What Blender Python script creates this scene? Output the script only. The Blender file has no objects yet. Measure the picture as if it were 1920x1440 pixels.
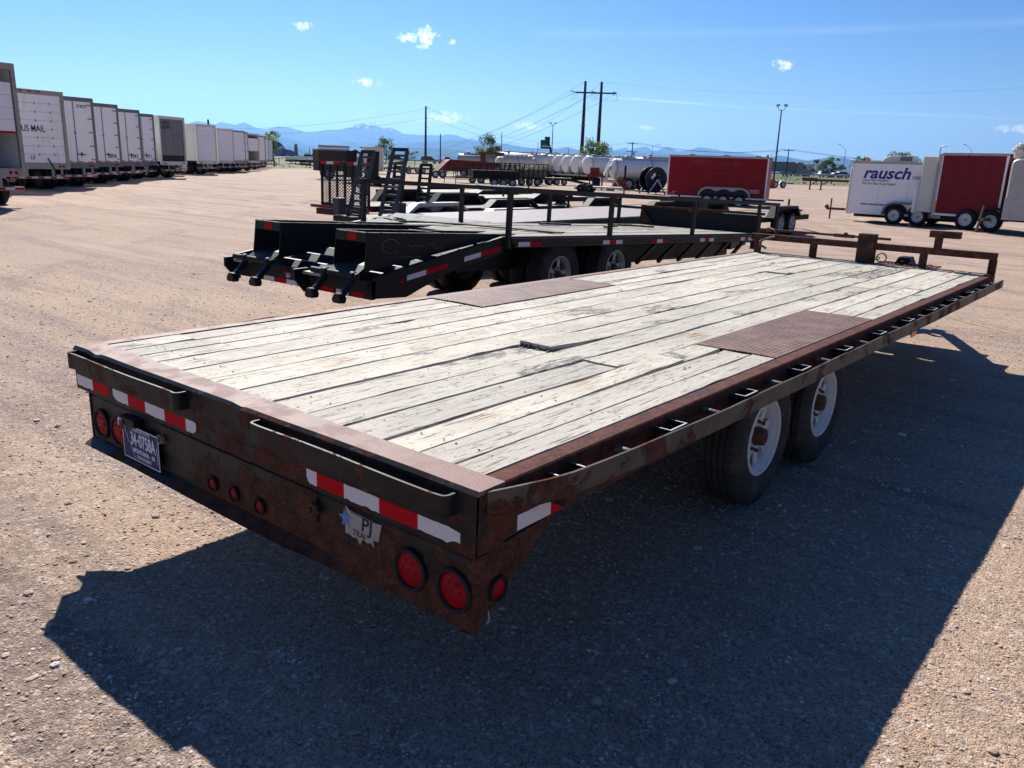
import bpy, math, random
import numpy as np
from mathutils import Matrix, Vector, Euler

random.seed(7)
rng = np.random.default_rng(7)
scene = bpy.context.scene
COL = scene.collection
R = math.radians

# ------------------------------------------------------------------ camera, sky, sun, exposure
CAM = (1.41671318, -1.61369402, 1.78829379)
YAW, PITCH, ROLL, FPX = -0.679356388, 0.264294020, 0.0356446291, 1522.84727
_f = Vector((math.sin(YAW) * math.cos(PITCH), math.cos(YAW) * math.cos(PITCH), -math.sin(PITCH)))
_r = Vector((math.cos(YAW), -math.sin(YAW), 0))
_u = _r.cross(_f)
_c, _s = math.cos(ROLL), math.sin(ROLL)
_r, _u = _c * _r + _s * _u, -_s * _r + _c * _u
cam = bpy.data.cameras.new("camera")
camo = bpy.data.objects.new("camera", cam)
COL.objects.link(camo)
m = Matrix((( _r.x, _u.x, -_f.x, CAM[0]), (_r.y, _u.y, -_f.y, CAM[1]), (_r.z, _u.z, -_f.z, CAM[2]), (0, 0, 0, 1)))
camo.matrix_world = m
cam.sensor_fit = 'HORIZONTAL'
cam.sensor_width = 36.0
cam.lens = 36.0 * FPX / 1920.0
cam.clip_start = 0.05
cam.clip_end = 400000
scene.camera = camo

SUN_AZ, SUN_EL = math.atan2(-0.90, 0.56), R(40.0)          # azimuth from +Y, clockwise
sun_dir = Vector((math.sin(SUN_AZ) * math.cos(SUN_EL), math.cos(SUN_AZ) * math.cos(SUN_EL), math.sin(SUN_EL)))
sun = bpy.data.lights.new("sun", 'SUN')
sun.energy = 5.0
sun.angle = R(0.53)
sun.color = (1.0, 0.96, 0.905)
suno = bpy.data.objects.new("sun", sun)
suno.rotation_euler = sun_dir.to_track_quat('Z', 'Y').to_euler()
suno.location = (0, 0, 30)
COL.objects.link(suno)

vs = scene.view_settings
vs.view_transform = 'Standard'
vs.look = 'None'
vs.exposure = 0.80
vs.gamma = 1.0
vs.use_curve_mapping = False

world = bpy.data.worlds.new("World")
scene.world = world
world.use_nodes = True
wn, wl = world.node_tree.nodes, world.node_tree.links
wn.clear()


def bearing(px):
    """azimuth of the horizon point seen at column px of the 1920 wide photograph"""
    a = _f * FPX + _r * (px - 960)
    k = -a.z / _u.z
    d = a + _u * k
    return math.atan2(d.x, d.y)


def hor(px):
    a = _f * FPX + _r * (px - 960)
    return 720 + a.z / _u.z


def elev(px, py):
    d = _f * FPX + _r * (px - 960) + _u * (720 - py)
    return math.atan2(d.z, math.hypot(d.x, d.y)), math.atan2(d.x, d.y)


def W(op, a, b=None, c=None, tree=world.node_tree):
    n = tree.nodes.new('ShaderNodeMath')
    n.operation = op
    for i, v in enumerate((a, b, c)):
        if v is None:
            continue
        if isinstance(v, (int, float)):
            n.inputs[i].default_value = v
        else:
            tree.links.new(v, n.inputs[i])
    return n.outputs[0]


sky = wn.new('ShaderNodeTexSky')
sky.sky_type = 'NISHITA'
sky.sun_disc = False
sky.sun_elevation = SUN_EL
sky.sun_rotation = SUN_AZ
sky.altitude = 1500
sky.air_density = 1.0
sky.dust_density = 0.15
sky.ozone_density = 3.0
hsv = wn.new('ShaderNodeHueSaturation')
hsv.inputs['Saturation'].default_value = 1.32
hsv.inputs['Hue'].default_value = 0.513
wl.new(sky.outputs[0], hsv.inputs['Color'])
# small fair-weather clouds: (column, row, half width px, half height px, density)
tc = wn.new('ShaderNodeTexCoord')
sep = wn.new('ShaderNodeSeparateXYZ')
wl.new(tc.outputs['Generated'], sep.inputs[0])
ael = W('ARCSINE', sep.outputs[2])
aaz = W('ARCTAN2', sep.outputs[0], sep.outputs[1])
nz = wn.new('ShaderNodeTexNoise')
nz.inputs['Scale'].default_value = 130
nz.inputs['Detail'].default_value = 7
nz.inputs['Roughness'].default_value = 0.62
wl.new(tc.outputs['Generated'], nz.inputs['Vector'])
nz2 = wn.new('ShaderNodeTexNoise')
nz2.inputs['Scale'].default_value = 30
nz2.inputs['Detail'].default_value = 3
wl.new(tc.outputs['Generated'], nz2.inputs['Vector'])
tot = None
CLOUDS = [(565, 49, 17, 8, .9), (757, 71, 16, 8, 1), (798, 68, 24, 15, 1.1), (845, 79, 9, 6, .8), (793, 90, 9, 5, .6), (640, 136, 6, 4, .6),
          (687, 153, 24, 8, 1.1), (841, 222, 36, 11, 1.15), (787, 226, 9, 4, .8), (988, 235, 24, 8, 1.1), (1214, 239, 17, 5, .9),
          (1469, 121, 15, 9, 1.15), (1900, 240, 34, 7, .9), (1130, 246, 5, 3, .5), (1290, 276, 30, 3, .6)]
for (cx, cy, hw, hh, dn) in CLOUDS:
    e0, a0 = elev(cx, cy)
    sx, sy = hw * 1.3 / FPX, hh * 1.3 / FPX
    dx = W('MULTIPLY', W('SUBTRACT', aaz, a0), 1 / sx)
    dy = W('MULTIPLY', W('ADD', W('SUBTRACT', ael, e0), W('MULTIPLY', W('SUBTRACT', aaz, a0), math.tan(ROLL))), 1 / sy)
    q = W('ADD', W('MULTIPLY', dx, dx), W('MULTIPLY', dy, dy))
    b = W('MAXIMUM', W('MULTIPLY', W('SUBTRACT', 1.25, q), dn), 0.0)
    tot = b if tot is None else W('ADD', tot, b)
den = W('SUBTRACT', W('ADD', tot, W('MULTIPLY', nz.outputs[0], 3.6)), 2.5)
nmask = W('MULTIPLY', den, 1.0)
gate = W('MINIMUM', W('MULTIPLY', tot, 3.0), 1.0)
msk = wn.new('ShaderNodeClamp')
wl.new(W('MULTIPLY', nmask, gate), msk.inputs[0])
# thin vapour trails
for (x0, y0, x1, y1, wpx, st) in [(1140, 182, 1330, 196, 2.6, .35), (1275, 194, 1920, 222, 2.0, .16), (1000, 62, 1920, 40, 9, .05)]:
    ea, aa = elev(x0, y0)
    eb, ab = elev(x1, y1)
    sl = (eb - ea) / (ab - aa)
    dl = W('ABSOLUTE', W('SUBTRACT', W('SUBTRACT', ael, ea), W('MULTIPLY', W('SUBTRACT', aaz, aa), sl)))
    line = W('MAXIMUM', W('SUBTRACT', 1.0, W('MULTIPLY', dl, FPX / wpx)), 0.0)
    seg = W('MULTIPLY', W('GREATER_THAN', aaz, aa), W('LESS_THAN', aaz, ab))
    tr = W('MULTIPLY', W('MULTIPLY', line, seg), W('MULTIPLY', nz2.outputs[0], 2 * st))
    msk2 = W('MAXIMUM', msk.outputs[0], tr)
    c2 = wn.new('ShaderNodeClamp')
    wl.new(msk2, c2.inputs[0])
    msk = c2
mixc = wn.new('ShaderNodeMix')
mixc.data_type = 'RGBA'
wl.new(msk.outputs[0], mixc.inputs['Factor'])
wl.new(hsv.outputs[0], mixc.inputs['A'])
mixc.inputs['B'].default_value = (17, 17.3, 17.8, 1)
bg = wn.new('ShaderNodeBackground')
bg.inputs['Strength'].default_value = 0.056
wl.new(mixc.outputs['Result'], bg.inputs['Color'])
wo = wn.new('ShaderNodeOutputWorld')
wl.new(bg.outputs[0], wo.inputs['Surface'])

cy = scene.cycles
cy.max_bounces = 6
cy.diffuse_bounces = 3
cy.glossy_bounces = 3
cy.transmission_bounces = 3
cy.volume_bounces = 0
cy.use_denoising = True

# ------------------------------------------------------------------ materials


def tree_of(name):
    mt = bpy.data.materials.new(name)
    mt.use_nodes = True
    t = mt.node_tree
    return mt, t, t.nodes['Principled BSDF']


def coords(t, stretch=(1, 1, 1), world_space=False, rnd=False):
    mp = t.nodes.new('ShaderNodeMapping')
    mp.inputs['Scale'].default_value = stretch
    if world_space:
        g = t.nodes.new('ShaderNodeNewGeometry')
        t.links.new(g.outputs['Position'], mp.inputs['Vector'])
    else:
        c = t.nodes.new('ShaderNodeTexCoord')
        t.links.new(c.outputs['Object'], mp.inputs['Vector'])
    if rnd:
        oi = t.nodes.new('ShaderNodeObjectInfo')
        cb = t.nodes.new('ShaderNodeCombineXYZ')
        for i, k in enumerate((37.0, 91.0, 53.0)):
            t.links.new(W('MULTIPLY', oi.outputs['Random'], k, tree=t), cb.inputs[i])
        t.links.new(cb.outputs[0], mp.inputs['Location'])
    return mp.outputs[0]


def noise(t, vec, scale, detail=5, rough=.55, dist=0.0):
    n = t.nodes.new('ShaderNodeTexNoise')
    n.inputs['Scale'].default_value = scale
    n.inputs['Detail'].default_value = detail
    n.inputs['Roughness'].default_value = rough
    n.inputs['Distortion'].default_value = dist
    t.links.new(vec, n.inputs['Vector'])
    return n.outputs[0]


def ramp(t, fac, lo, hi):
    r_ = t.nodes.new('ShaderNodeMapRange')
    r_.interpolation_type = 'SMOOTHSTEP'
    r_.inputs['From Min'].default_value = lo
    r_.inputs['From Max'].default_value = hi
    t.links.new(fac, r_.inputs['Value'])
    return r_.outputs[0]


def mix(t, fac, a, b, mode='MIX'):
    n = t.nodes.new('ShaderNodeMix')
    n.data_type = 'RGBA'
    n.blend_type = mode
    for key, v in (('Factor', fac), ('A', a), ('B', b)):
        if isinstance(v, (int, float)):
            n.inputs[key].default_value = v
        elif isinstance(v, tuple):
            n.inputs[key].default_value = (*v, 1)
        else:
            t.links.new(v, n.inputs[key])
    return n.outputs['Result']


def bump(t, bs, height, strength=.5, dist=.01):
    b = t.nodes.new('ShaderNodeBump')
    b.inputs['Strength'].default_value = strength
    b.inputs['Distance'].default_value = dist
    t.links.new(height, b.inputs['Height'])
    t.links.new(b.outputs[0], bs.inputs['Normal'])


def paint(name, col, rough=.5, metal=0.0, dirt=None, dscale=3.0, lo=.5, hi=.7, stretch=(1, 1, 1), bscale=None, bst=.2, bdist=.004, var=.12, coat=0, spec=.25):
    """base colour with mottling, optional second colour in noise patches, optional fine relief"""
    mt, t, bs = tree_of(name)
    v = coords(t, stretch)
    n1 = noise(t, v, dscale * 2.3, 4)
    c = mix(t, n1, tuple(x * (1 - var) for x in col), tuple(min(1, x * (1 + var)) for x in col))
    if dirt:
        n2 = noise(t, v, dscale, 9, .68)
        f = ramp(t, n2, lo, hi)
        c = mix(t, f, c, dirt)
        rr = W('ADD', W('MULTIPLY', f, .85 - rough, tree=t), rough, tree=t)
        t.links.new(rr, bs.inputs['Roughness'])
    else:
        bs.inputs['Roughness'].default_value = rough
    t.links.new(c, bs.inputs['Base Color'])
    bs.inputs['Metallic'].default_value = metal
    bs.inputs['Coat Weight'].default_value = coat
    bs.inputs['Specular IOR Level'].default_value = spec
    if bscale:
        bump(t, bs, noise(t, v, bscale, 4), bst, bdist)
    return mt


def rusty(name, paintcol, lo, hi, *, grad=None, rust=(.11, .038, .024), rust2=(.045, .018, .014), rough=.5, scale=4.0, peel=.003):
    """old paint flaking off rust: lo/hi is the threshold of the paint mask (higher = more paint)"""
    mt, t, bs = tree_of(name)
    v = coords(t)
    big = noise(t, v, scale, 10, .7, .3)
    if grad:
        sp_ = t.nodes.new('ShaderNodeSeparateXYZ')
        t.links.new(v, sp_.inputs[0])
        for ax_, k_, c0_ in grad:
            big = W('ADD', big, W('MULTIPLY', W('SUBTRACT', sp_.outputs[ax_], c0_, tree=t), k_, tree=t), tree=t)
    fine = noise(t, v, 55, 6, .7)
    rc = mix(t, ramp(t, noise(t, v, 13, 8, .7), .35, .65), rust2, rust)
    rc = mix(t, ramp(t, fine, .5, .75), rc, tuple(min(1, x * 1.7) for x in rust))
    f = ramp(t, big, lo, hi)
    pc = mix(t, ramp(t, noise(t, v, 9, 6), .40, .62), paintcol, (paintcol[0] * 1.5 + .007, paintcol[1] * 1.4 + .005, paintcol[2] * 1.3 + .004))
    c = mix(t, f, rc, pc)
    bs.inputs['Specular IOR Level'].default_value = .18
    t.links.new(c, bs.inputs['Base Color'])
    t.links.new(W('SUBTRACT', .88, W('MULTIPLY', f, .88 - rough, tree=t), tree=t), bs.inputs['Roughness'])
    bump(t, bs, W('ADD', W('MULTIPLY', fine, .35, tree=t), f, tree=t), .6, peel)
    return mt


M = {}
M['deck_rust'] = paint('deck_rust', (.20, .108, .083), .6, 0.0, (.28, .19, .165), 7, .46, .66, bscale=120, bst=.5, bdist=.003, var=.3)
M['side_rust'] = rusty('side_rust', (.014, .013, .014), .58, .62, scale=2.2)
M['rear_paint'] = rusty('rear_paint', (.010, .0098, .011), .445, .46, grad=[(0, -.04, -1.25)], rust=(.10, .034, .020), rust2=(.045, .018, .014), scale=2.4)
M['rear_plate'] = rusty('rear_plate', (.018, .016, .0155), .53, .55, grad=[(0, -.07, -1.0), (2, .6, .53)], rust=(.10, .038, .022), rust2=(.038, .018, .014), scale=3.1)
M['rail_paint'] = rusty('rail_paint', (.010, .010, .0115), .42, .44, scale=6)
M['rail_grey'] = rusty('rail_grey', (.058, .052, .047), .45, .475, rust=(.10, .04, .028), scale=3.2)
M['frame_dark'] = rusty('frame_dark', (.02, .018, .018), .5, .6, scale=3)
M['bulkhead'] = rusty('bulkhead', (.02, .02, .021), .56, .62, rust=(.12, .05, .03), scale=3)
M['steel_worn'] = paint('steel_worn', (.19, .155, .13), .6, .2, (.12, .06, .04), 14, .45, .6)
M['black'] = paint('black', (.009, .009, .011), .5, 0, (.016, .015, .015), 3, .55, .8, bscale=40, bst=.1, spec=.22)
M['black2'] = paint('black2', (.014, .014, .016), .6, 0, (.035, .027, .022), 4, .55, .8, spec=.2)
M['ramp_grey'] = paint('ramp_grey', (.045, .055, .07), .55, 0, (.06, .045, .035), 5, .55, .8)
M['rubber'] = paint('rubber', (.033, .031, .030), .85, 0, (.085, .072, .060), 5, .42, .75, bscale=60, bst=.3)
M['rubber_side'] = paint('rubber_side', (.035, .032, .030), .7, 0, (.10, .085, .07), 4, .4, .75, bscale=30, bst=.2)
M['white_wheel'] = paint('white_wheel', (.62, .61, .60), .4, 0, (.16, .09, .06), 26, .66, .72)
M['hub_rust'] = paint('hub_rust', (.07, .035, .022), .8, 0, (.13, .06, .035), 30, .4, .6, bscale=90, bst=.5)
M['tape_white'] = paint('tape_white', (.66, .65, .67), .6, 0, (.35, .28, .22), 18, .60, .74, var=.06)
M['tape_red'] = paint('tape_red', (.47, .004, .012), .65, 0, (.28, .008, .012), 18, .6, .75, var=.12, spec=.08)
M['lens_red'] = paint('lens_red', (.30, .002, .010), .45, 0, (.18, .004, .010), 8, .5, .7, bscale=70, bst=.3, coat=.06, spec=.1)
M['grommet'] = paint('grommet', (.016, .016, .018), .7, 0, (.06, .035, .025), 20, .55, .8)
M['amber'] = paint('amber', (.85, .22, .02), .3)
M['plate_blue'] = paint('plate_blue', (.018, .030, .13), .6, 0, (.07, .08, .16), 14, .55, .8)
M['plate_white'] = paint('plate_white', (.72, .73, .76), .4)
M['decal_grey'] = paint('decal_grey', (.34, .33, .32), .45, .2, (.15, .10, .08), 22, .56, .66)
M['decal_blue'] = paint('decal_blue', (.09, .26, .52), .45, 0, (.2, .3, .4), 22, .6, .7)
M['ink'] = paint('ink', (.02, .02, .024), .6)
M['chrome'] = paint('chrome', (.42, .41, .40), .42, .7)
M['brass'] = paint('brass', (.5, .38, .2), .4, .8)
M['white_paint'] = paint('white_paint', (.86, .86, .87), .5, 0, (.68, .66, .62), 2.5, .55, .85, var=.04)
M['white_dirty'] = paint('white_dirty', (.82, .82, .83), .55, 0, (.58, .54, .48), 4, .5, .8, stretch=(1, 1, .3), var=.05)
M['alu'] = paint('alu', (.42, .41, .40), .5, .3, (.28, .24, .19), 4, .5, .8)
M['grey_frame'] = paint('grey_frame', (.33, .315, .285), .55, .2, (.12, .085, .06), 5, .5, .75)
M['cream'] = paint('cream', (.62, .61, .54), .5, 0, (.45, .42, .34), 3, .55, .8)
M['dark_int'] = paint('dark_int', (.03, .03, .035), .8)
M['door_grey'] = paint('door_grey', (.20, .205, .21), .6, 0, (.12, .12, .12), 3, .5, .8)
M['trailer_red'] = paint('trailer_red', (.24, .004, .012), .4, 0, (.19, .006, .014), 1.5, .45, .75, spec=.2)
M['trailer_red2'] = paint('trailer_red2', (.17, .007, .017), .5, 0, (.13, .01, .018), 2.5, .45, .75)
M['ghost_red'] = paint('ghost_red', (.31, .03, .035), .5)
M['ghost_grey'] = paint('ghost_grey', (.60, .60, .60), .5)
M['ghost_dark'] = paint('ghost_dark', (.17, .003, .008), .5)
M['logo_blue'] = paint('logo_blue', (.02, .05, .24), .4)
M['text_grey'] = paint('text_grey', (.20, .22, .28), .5)
M['tank_white'] = paint('tank_white', (.78, .77, .74), .3, 0, (.6, .56, .48), 1.5, .55, .85)
M['tank_cream'] = paint('tank_cream', (.72, .68, .56), .35, 0, (.5, .44, .34), 1.5, .5, .8)
M['machine_red'] = paint('machine_red', (.20, .035, .022), .7, 0, (.15, .05, .035), 4, .5, .8)
M['dump_red'] = paint('dump_red', (.17, .032, .024), .75, 0, (.15, .055, .035), 3, .45, .75)
M['orange'] = paint('orange', (.42, .07, .03), .6, 0, (.3, .08, .05), 3, .5, .8)
M['reel_blue'] = paint('reel_blue', (.006, .012, .03), .35, .2)
M['truck_blue'] = paint('truck_blue', (.02, .10, .38), .25, 0, coat=.5)
M['car_black'] = paint('car_black', (.012, .013, .015), .25, 0, coat=.4)
M['car_white'] = paint('car_white', (.66, .67, .68), .3, 0, coat=.4)
M['car_silver'] = paint('car_silver', (.35, .36, .38), .3, .5)
M['glass'] = paint('glass', (.03, .04, .05), .08, 0)
M['wood_pole'] = paint('wood_pole', (.06, .035, .028), .8, 0, (.10, .06, .045), 2, .4, .7)
M['pole_grey'] = paint('pole_grey', (.22, .24, .25), .5, .5)
M['pole_dark'] = paint('pole_dark', (.035, .04, .05), .5)
M['wire'] = paint('wire', (.10, .10, .11), .6)
M['truck_brown'] = paint('truck_brown', (.05, .044, .04), .7, 0, (.08, .055, .04), 2, .4, .7)
M['sign_green'] = paint('sign_green', (.01, .11, .075), .4)
M['galv'] = paint('galv', (.42, .42, .42), .45, .4, (.3, .28, .25), 6, .5, .7)
M['asphalt'] = paint('asphalt', (.16, .155, .15), .85)
M['road_white'] = paint('road_white', (.6, .6, .6), .7)
M['concrete_red'] = paint('concrete_red', (.30, .07, .035), .8)
M['string'] = paint('string', (.6, .5, .22), .7)
M['plate_steel'] = paint('plate_steel', (.36, .31, .29), .5, .25, (.50, .46, .43), 4, .4, .7)
M['grey_steel'] = paint('grey_steel', (.16, .175, .18), .7, 0, (.22, .22, .22), 5, .5, .75, spec=.2)
M['rail_dark'] = paint('rail_dark', (.030, .026, .025), .6, 0, (.065, .038, .028), 3, .5, .75, spec=.2)


def wood(name, c1, c2, c3, rnd=True):
    mt, t, bs = tree_of(name)
    v = coords(t, (1, 1, 1), rnd=rnd)
    vg = coords(t, (1, .045, 1), rnd=rnd)
    vk = coords(t, (1, .28, 1), rnd=rnd)
    grain = noise(t, vg, 105, 6, .62, .35)
    fine = noise(t, vg, 330, 3, .6)
    big = noise(t, v, 1.7, 5, .6)
    oi = t.nodes.new('ShaderNodeObjectInfo')
    c = mix(t, ramp(t, big, .3, .7), c1, c2)
    c = mix(t, ramp(t, oi.outputs['Random'], 0, 1), c, mix(t, .75, c, (.42, .385, .32)))
    # dark dried cracks along the grain
    crack = ramp(t, grain, .575, .65)
    patch = ramp(t, noise(t, vk, 7, 5, .65), .36, .55)
    c = mix(t, W('MULTIPLY', W('MULTIPLY', crack, patch, tree=t), .92, tree=t), c, c3)
    c = mix(t, W('MULTIPLY', ramp(t, fine, .54, .70), .42, tree=t), c, tuple(x * 1.6 for x in c3))
    # knots, nail heads and splinter marks
    vo = t.nodes.new('ShaderNodeTexVoronoi')
    vo.inputs['Scale'].default_value = 3.1
    t.links.new(vk, vo.inputs['Vector'])
    kn = W('SUBTRACT', 1.0, ramp(t, vo.outputs['Distance'], .035, .075), tree=t)
    ring = W('MULTIPLY', W('SUBTRACT', 1.0, ramp(t, vo.outputs['Distance'], .09, .3), tree=t), ramp(t, W('SINE', W('MULTIPLY', vo.outputs['Distance'], 95.0, tree=t), tree=t), .2, .9), tree=t)
    c = mix(t, W('MULTIPLY', kn, .55, tree=t), c, c3)
    c = mix(t, W('MULTIPLY', ring, .28, tree=t), c, (.22, .16, .10))
    spl = ramp(t, noise(t, coords(t, (1, .5, 1), rnd=rnd), 34, 6, .85), .600, .625)
    c = mix(t, W('MULTIPLY', spl, .75, tree=t), c, c3)
    gouge = W('MULTIPLY', ramp(t, noise(t, coords(t, (1, .42, 1), rnd=rnd), 2.6, 3, .5), .60, .64), ramp(t, noise(t, coords(t, (1, .22, 1), rnd=rnd), 42, 6, .75), .47, .53), tree=t)
    c = mix(t, W('MULTIPLY', gouge, .85, tree=t), c, c3)
    wear_ = ramp(t, noise(t, coords(t, (1, .2, 1), rnd=rnd), 3.3, 5, .6), .45, .7)
    c = mix(t, W('MULTIPLY', wear_, .55, tree=t), c, (.30, .27, .225))
    stain = ramp(t, noise(t, v, 2.3, 3, .5), .60, .70)
    c = mix(t, W('MULTIPLY', stain, ramp(t, grain, .45, .6), tree=t), c, (.30, .17, .08))
    t.links.new(c, bs.inputs['Base Color'])
    bs.inputs['Roughness'].default_value = .75
    bs.inputs['Specular IOR Level'].default_value = .25
    h = W('ADD', W('MULTIPLY', grain, -.8, tree=t), W('ADD', W('MULTIPLY', W('MULTIPLY', crack, patch, tree=t), -1.2, tree=t), W('MULTIPLY', W('ADD', spl, gouge, tree=t), -1.0, tree=t), tree=t), tree=t)
    bump(t, bs, h, .7, .004)
    return mt


M['plank'] = wood('plank', (.60, .545, .44), (.46, .41, .325), (.085, .066, .055))
M['plank_old'] = wood('plank_old', (.33, .30, .25), (.17, .145, .12), (.06, .045, .035))
M['plank_torn'] = paint('plank_torn', (.20, .17, .12), .8, 0, (.05, .04, .03), 30, .45, .6, stretch=(1, .1, 1), bscale=60, bst=.7)


def diamond(name, col, col2):
    """steel tread plate: raised lozenges in two directions"""
    mt, t, bs = tree_of(name)
    v = coords(t)
    c = mix(t, ramp(t, noise(t, v, 7, 8, .7), .4, .65), col, col2)
    sp = t.nodes.new('ShaderNodeSeparateXYZ')
    t.links.new(v, sp.inputs[0])
    hs = []
    for sgn, off in ((1, 0.0), (-1, .5)):
        a = W('MULTIPLY', W('ADD', sp.outputs[0], W('MULTIPLY', sp.outputs[1], sgn, tree=t), tree=t), 17.0, tree=t)
        b = W('MULTIPLY', W('SUBTRACT', sp.outputs[0], W('MULTIPLY', sp.outputs[1], sgn, tree=t), tree=t), 17.0, tree=t)
        fa = W('ABSOLUTE', W('SUBTRACT', W('FRACT', W('ADD', a, off, tree=t), tree=t), .5, tree=t), tree=t)
        fb = W('ABSOLUTE', W('SUBTRACT', W('FRACT', W('ADD', b, off, tree=t), tree=t), .5, tree=t), tree=t)
        hs.append(W('SUBTRACT', 1.0, ramp(t, W('ADD', W('MULTIPLY', fa, 2.6, tree=t), fb, tree=t), .30, .48), tree=t))
    h = W('MAXIMUM', hs[0], hs[1], tree=t)
    c = mix(t, W('MULTIPLY', h, .8, tree=t), c, tuple(min(1, x * 1.9 + .03) for x in col2))
    t.links.new(c, bs.inputs['Base Color'])
    bs.inputs['Roughness'].default_value = .6
    bs.inputs['Specular IOR Level'].default_value = .3
    bump(t, bs, W('ADD', h, W('MULTIPLY', noise(t, v, 60, 5, .7), .5, tree=t), tree=t), .8, .004)
    return mt


M['diamond_rust'] = diamond('diamond_rust', (.060, .030, .021), (.17, .086, .058))
M['diamond_pale'] = diamond('diamond_pale', (.19, .15, .14), (.27, .23, .215))

# ------------------------------------------------------------------ mesh helper


class MB:
    def __init__(s):
        s.v, s.f, s.sm = [], [], []

    def add(s, verts, faces, smooth=False):
        o = len(s.v)
        s.v += [tuple(p) for p in verts]
        s.f += [tuple(i + o for i in q) for q in faces]
        s.sm += [smooth] * len(faces)
        return s

    def box(s, x0, x1, y0, y1, z0, z1, rot=None, piv=None):
        x0, x1 = min(x0, x1), max(x0, x1)
        y0, y1 = min(y0, y1), max(y0, y1)
        z0, z1 = min(z0, z1), max(z0, z1)
        vs_ = [(x, y, z) for z in (z0, z1) for y in (y0, y1) for x in (x0, x1)]
        if rot is not None:
            pv = Vector(piv if piv else ((x0 + x1) / 2, (y0 + y1) / 2, (z0 + z1) / 2))
            e = Euler(rot).to_matrix()
            vs_ = [tuple(e @ (Vector(p) - pv) + pv) for p in vs_]
        return s.add(vs_, [(0, 2, 3, 1), (4, 5, 7, 6), (0, 1, 5, 4), (2, 6, 7, 3), (0, 4, 6, 2), (1, 3, 7, 5)])

    def beam(s, a, b, w, h, up=(0, 0, 1)):
        a, b = Vector(a), Vector(b)
        d = (b - a).normalized()
        sd = d.cross(Vector(up))
        if sd.length < 1e-4:
            sd = d.cross(Vector((1, 0, 0)))
        sd.normalize()
        u = sd.cross(d)
        c = [sd * (i * w / 2) + u * (j * h / 2) for i, j in ((-1, -1), (1, -1), (1, 1), (-1, 1))]
        return s.add([a + q for q in c] + [b + q for q in c], [(0, 1, 2, 3), (7, 6, 5, 4), (0, 4, 5, 1), (1, 5, 6, 2), (2, 6, 7, 3), (3, 7, 4, 0)])

    def tube(s, pts, r, n=8, caps=True, r2=None):
        pts = [Vector(p) for p in pts]
        rings = []
        prev = None
        for i, p in enumerate(pts):
            d = (pts[min(i + 1, len(pts) - 1)] - pts[max(i - 1, 0)]).normalized()
            if prev is None:
                u = d.cross(Vector((0, 0, 1)))
                if u.length < 1e-3:
                    u = d.cross(Vector((1, 0, 0)))
            else:
                u = prev - d * prev.dot(d)
            u.normalize()
            prev = u
            w = d.cross(u)
            rr = r if r2 is None else r + (r2 - r) * i / (len(pts) - 1)
            rings.append([p + (u * math.cos(k * 2 * math.pi / n) + w * math.sin(k * 2 * math.pi / n)) * rr for k in range(n)])
        vs_ = [q for g in rings for q in g]
        fs = [(i * n + k, i * n + (k + 1) % n, (i + 1) * n + (k + 1) % n, (i + 1) * n + k) for i in range(len(pts) - 1) for k in range(n)]
        s.add(vs_, fs, True)
        if caps:
            s.add(rings[0], [tuple(range(n))[::-1]])
            s.add(rings[-1], [tuple(range(n))])
        return s

    def prism(s, poly, axis, a, b):
        """poly in the plane across the axis (x: (y,z), y: (x,z), z: (x,y))"""
        def P(q, t):
            return {'x': (t, q[0], q[1]), 'y': (q[0], t, q[1]), 'z': (q[0], q[1], t)}[axis]
        n = len(poly)
        vs_ = [P(q, a) for q in poly] + [P(q, b) for q in poly]
        fs = [tuple(range(n)), tuple(range(2 * n - 1, n - 1, -1))] + [(i, i + n, (i + 1) % n + n, (i + 1) % n) for i in range(n)]
        return s.add(vs_, fs)

    def lathe(s, prof, axis='x', c=(0, 0, 0), n=32, smooth=True, close=False):
        """prof: (along axis, radius)"""
        k = len(prof)
        vs_ = []
        for i in range(n):
            a = i * 2 * math.pi / n
            for (t, r) in prof:
                u, w = r * math.cos(a), r * math.sin(a)
                q = {'x': (t, u, w), 'y': (u, t, w), 'z': (u, w, t)}[axis]
                vs_.append((q[0] + c[0], q[1] + c[1], q[2] + c[2]))
        fs = []
        for i in range(n):
            j = (i + 1) % n
            for q in range(k - 1 + (1 if close else 0)):
                q2 = (q + 1) % k
                fs.append((i * k + q, i * k + q2, j * k + q2, j * k + q))
        return s.add(vs_, fs, smooth)

    def disc(s, c, axis, r, t, n=24, dome=0.0):
        return s.lathe([(0, 0.0005), (0, r), (t, r), (t + dome * .6, r * .72), (t + dome, 0.0005)], axis, c, n)

    def mesh(s, name):
        me = bpy.data.meshes.new(name)
        me.from_pydata(s.v, [], s.f)
        me.polygons.foreach_set('use_smooth', s.sm)
        me.update()
        return me

    def build(s, name, mt, parent=None, bevel=0, label=None, kind=None):
        me = s.mesh(name)
        o = bpy.data.objects.new(name, me)
        me.materials.append(M[mt] if isinstance(mt, str) else mt)
        COL.objects.link(o)
        if bevel:
            b = o.modifiers.new('bevel', 'BEVEL')
            b.width = bevel
            b.segments = 1
            b.limit_method = 'ANGLE'
        par(o, parent)
        if label:
            o['label'] = label
        if kind:
            o['kind'] = kind
        return o


def base_of(o):
    while o.parent:
        o = o.parent
    return o


def par(o, parent):
    if parent is None:
        return
    o.parent = parent
    rt = base_of(parent)
    if parent is rt and rt.get('worldbuilt'):
        o.matrix_parent_inverse = Matrix.Translation(-Vector(rt.location))


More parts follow.
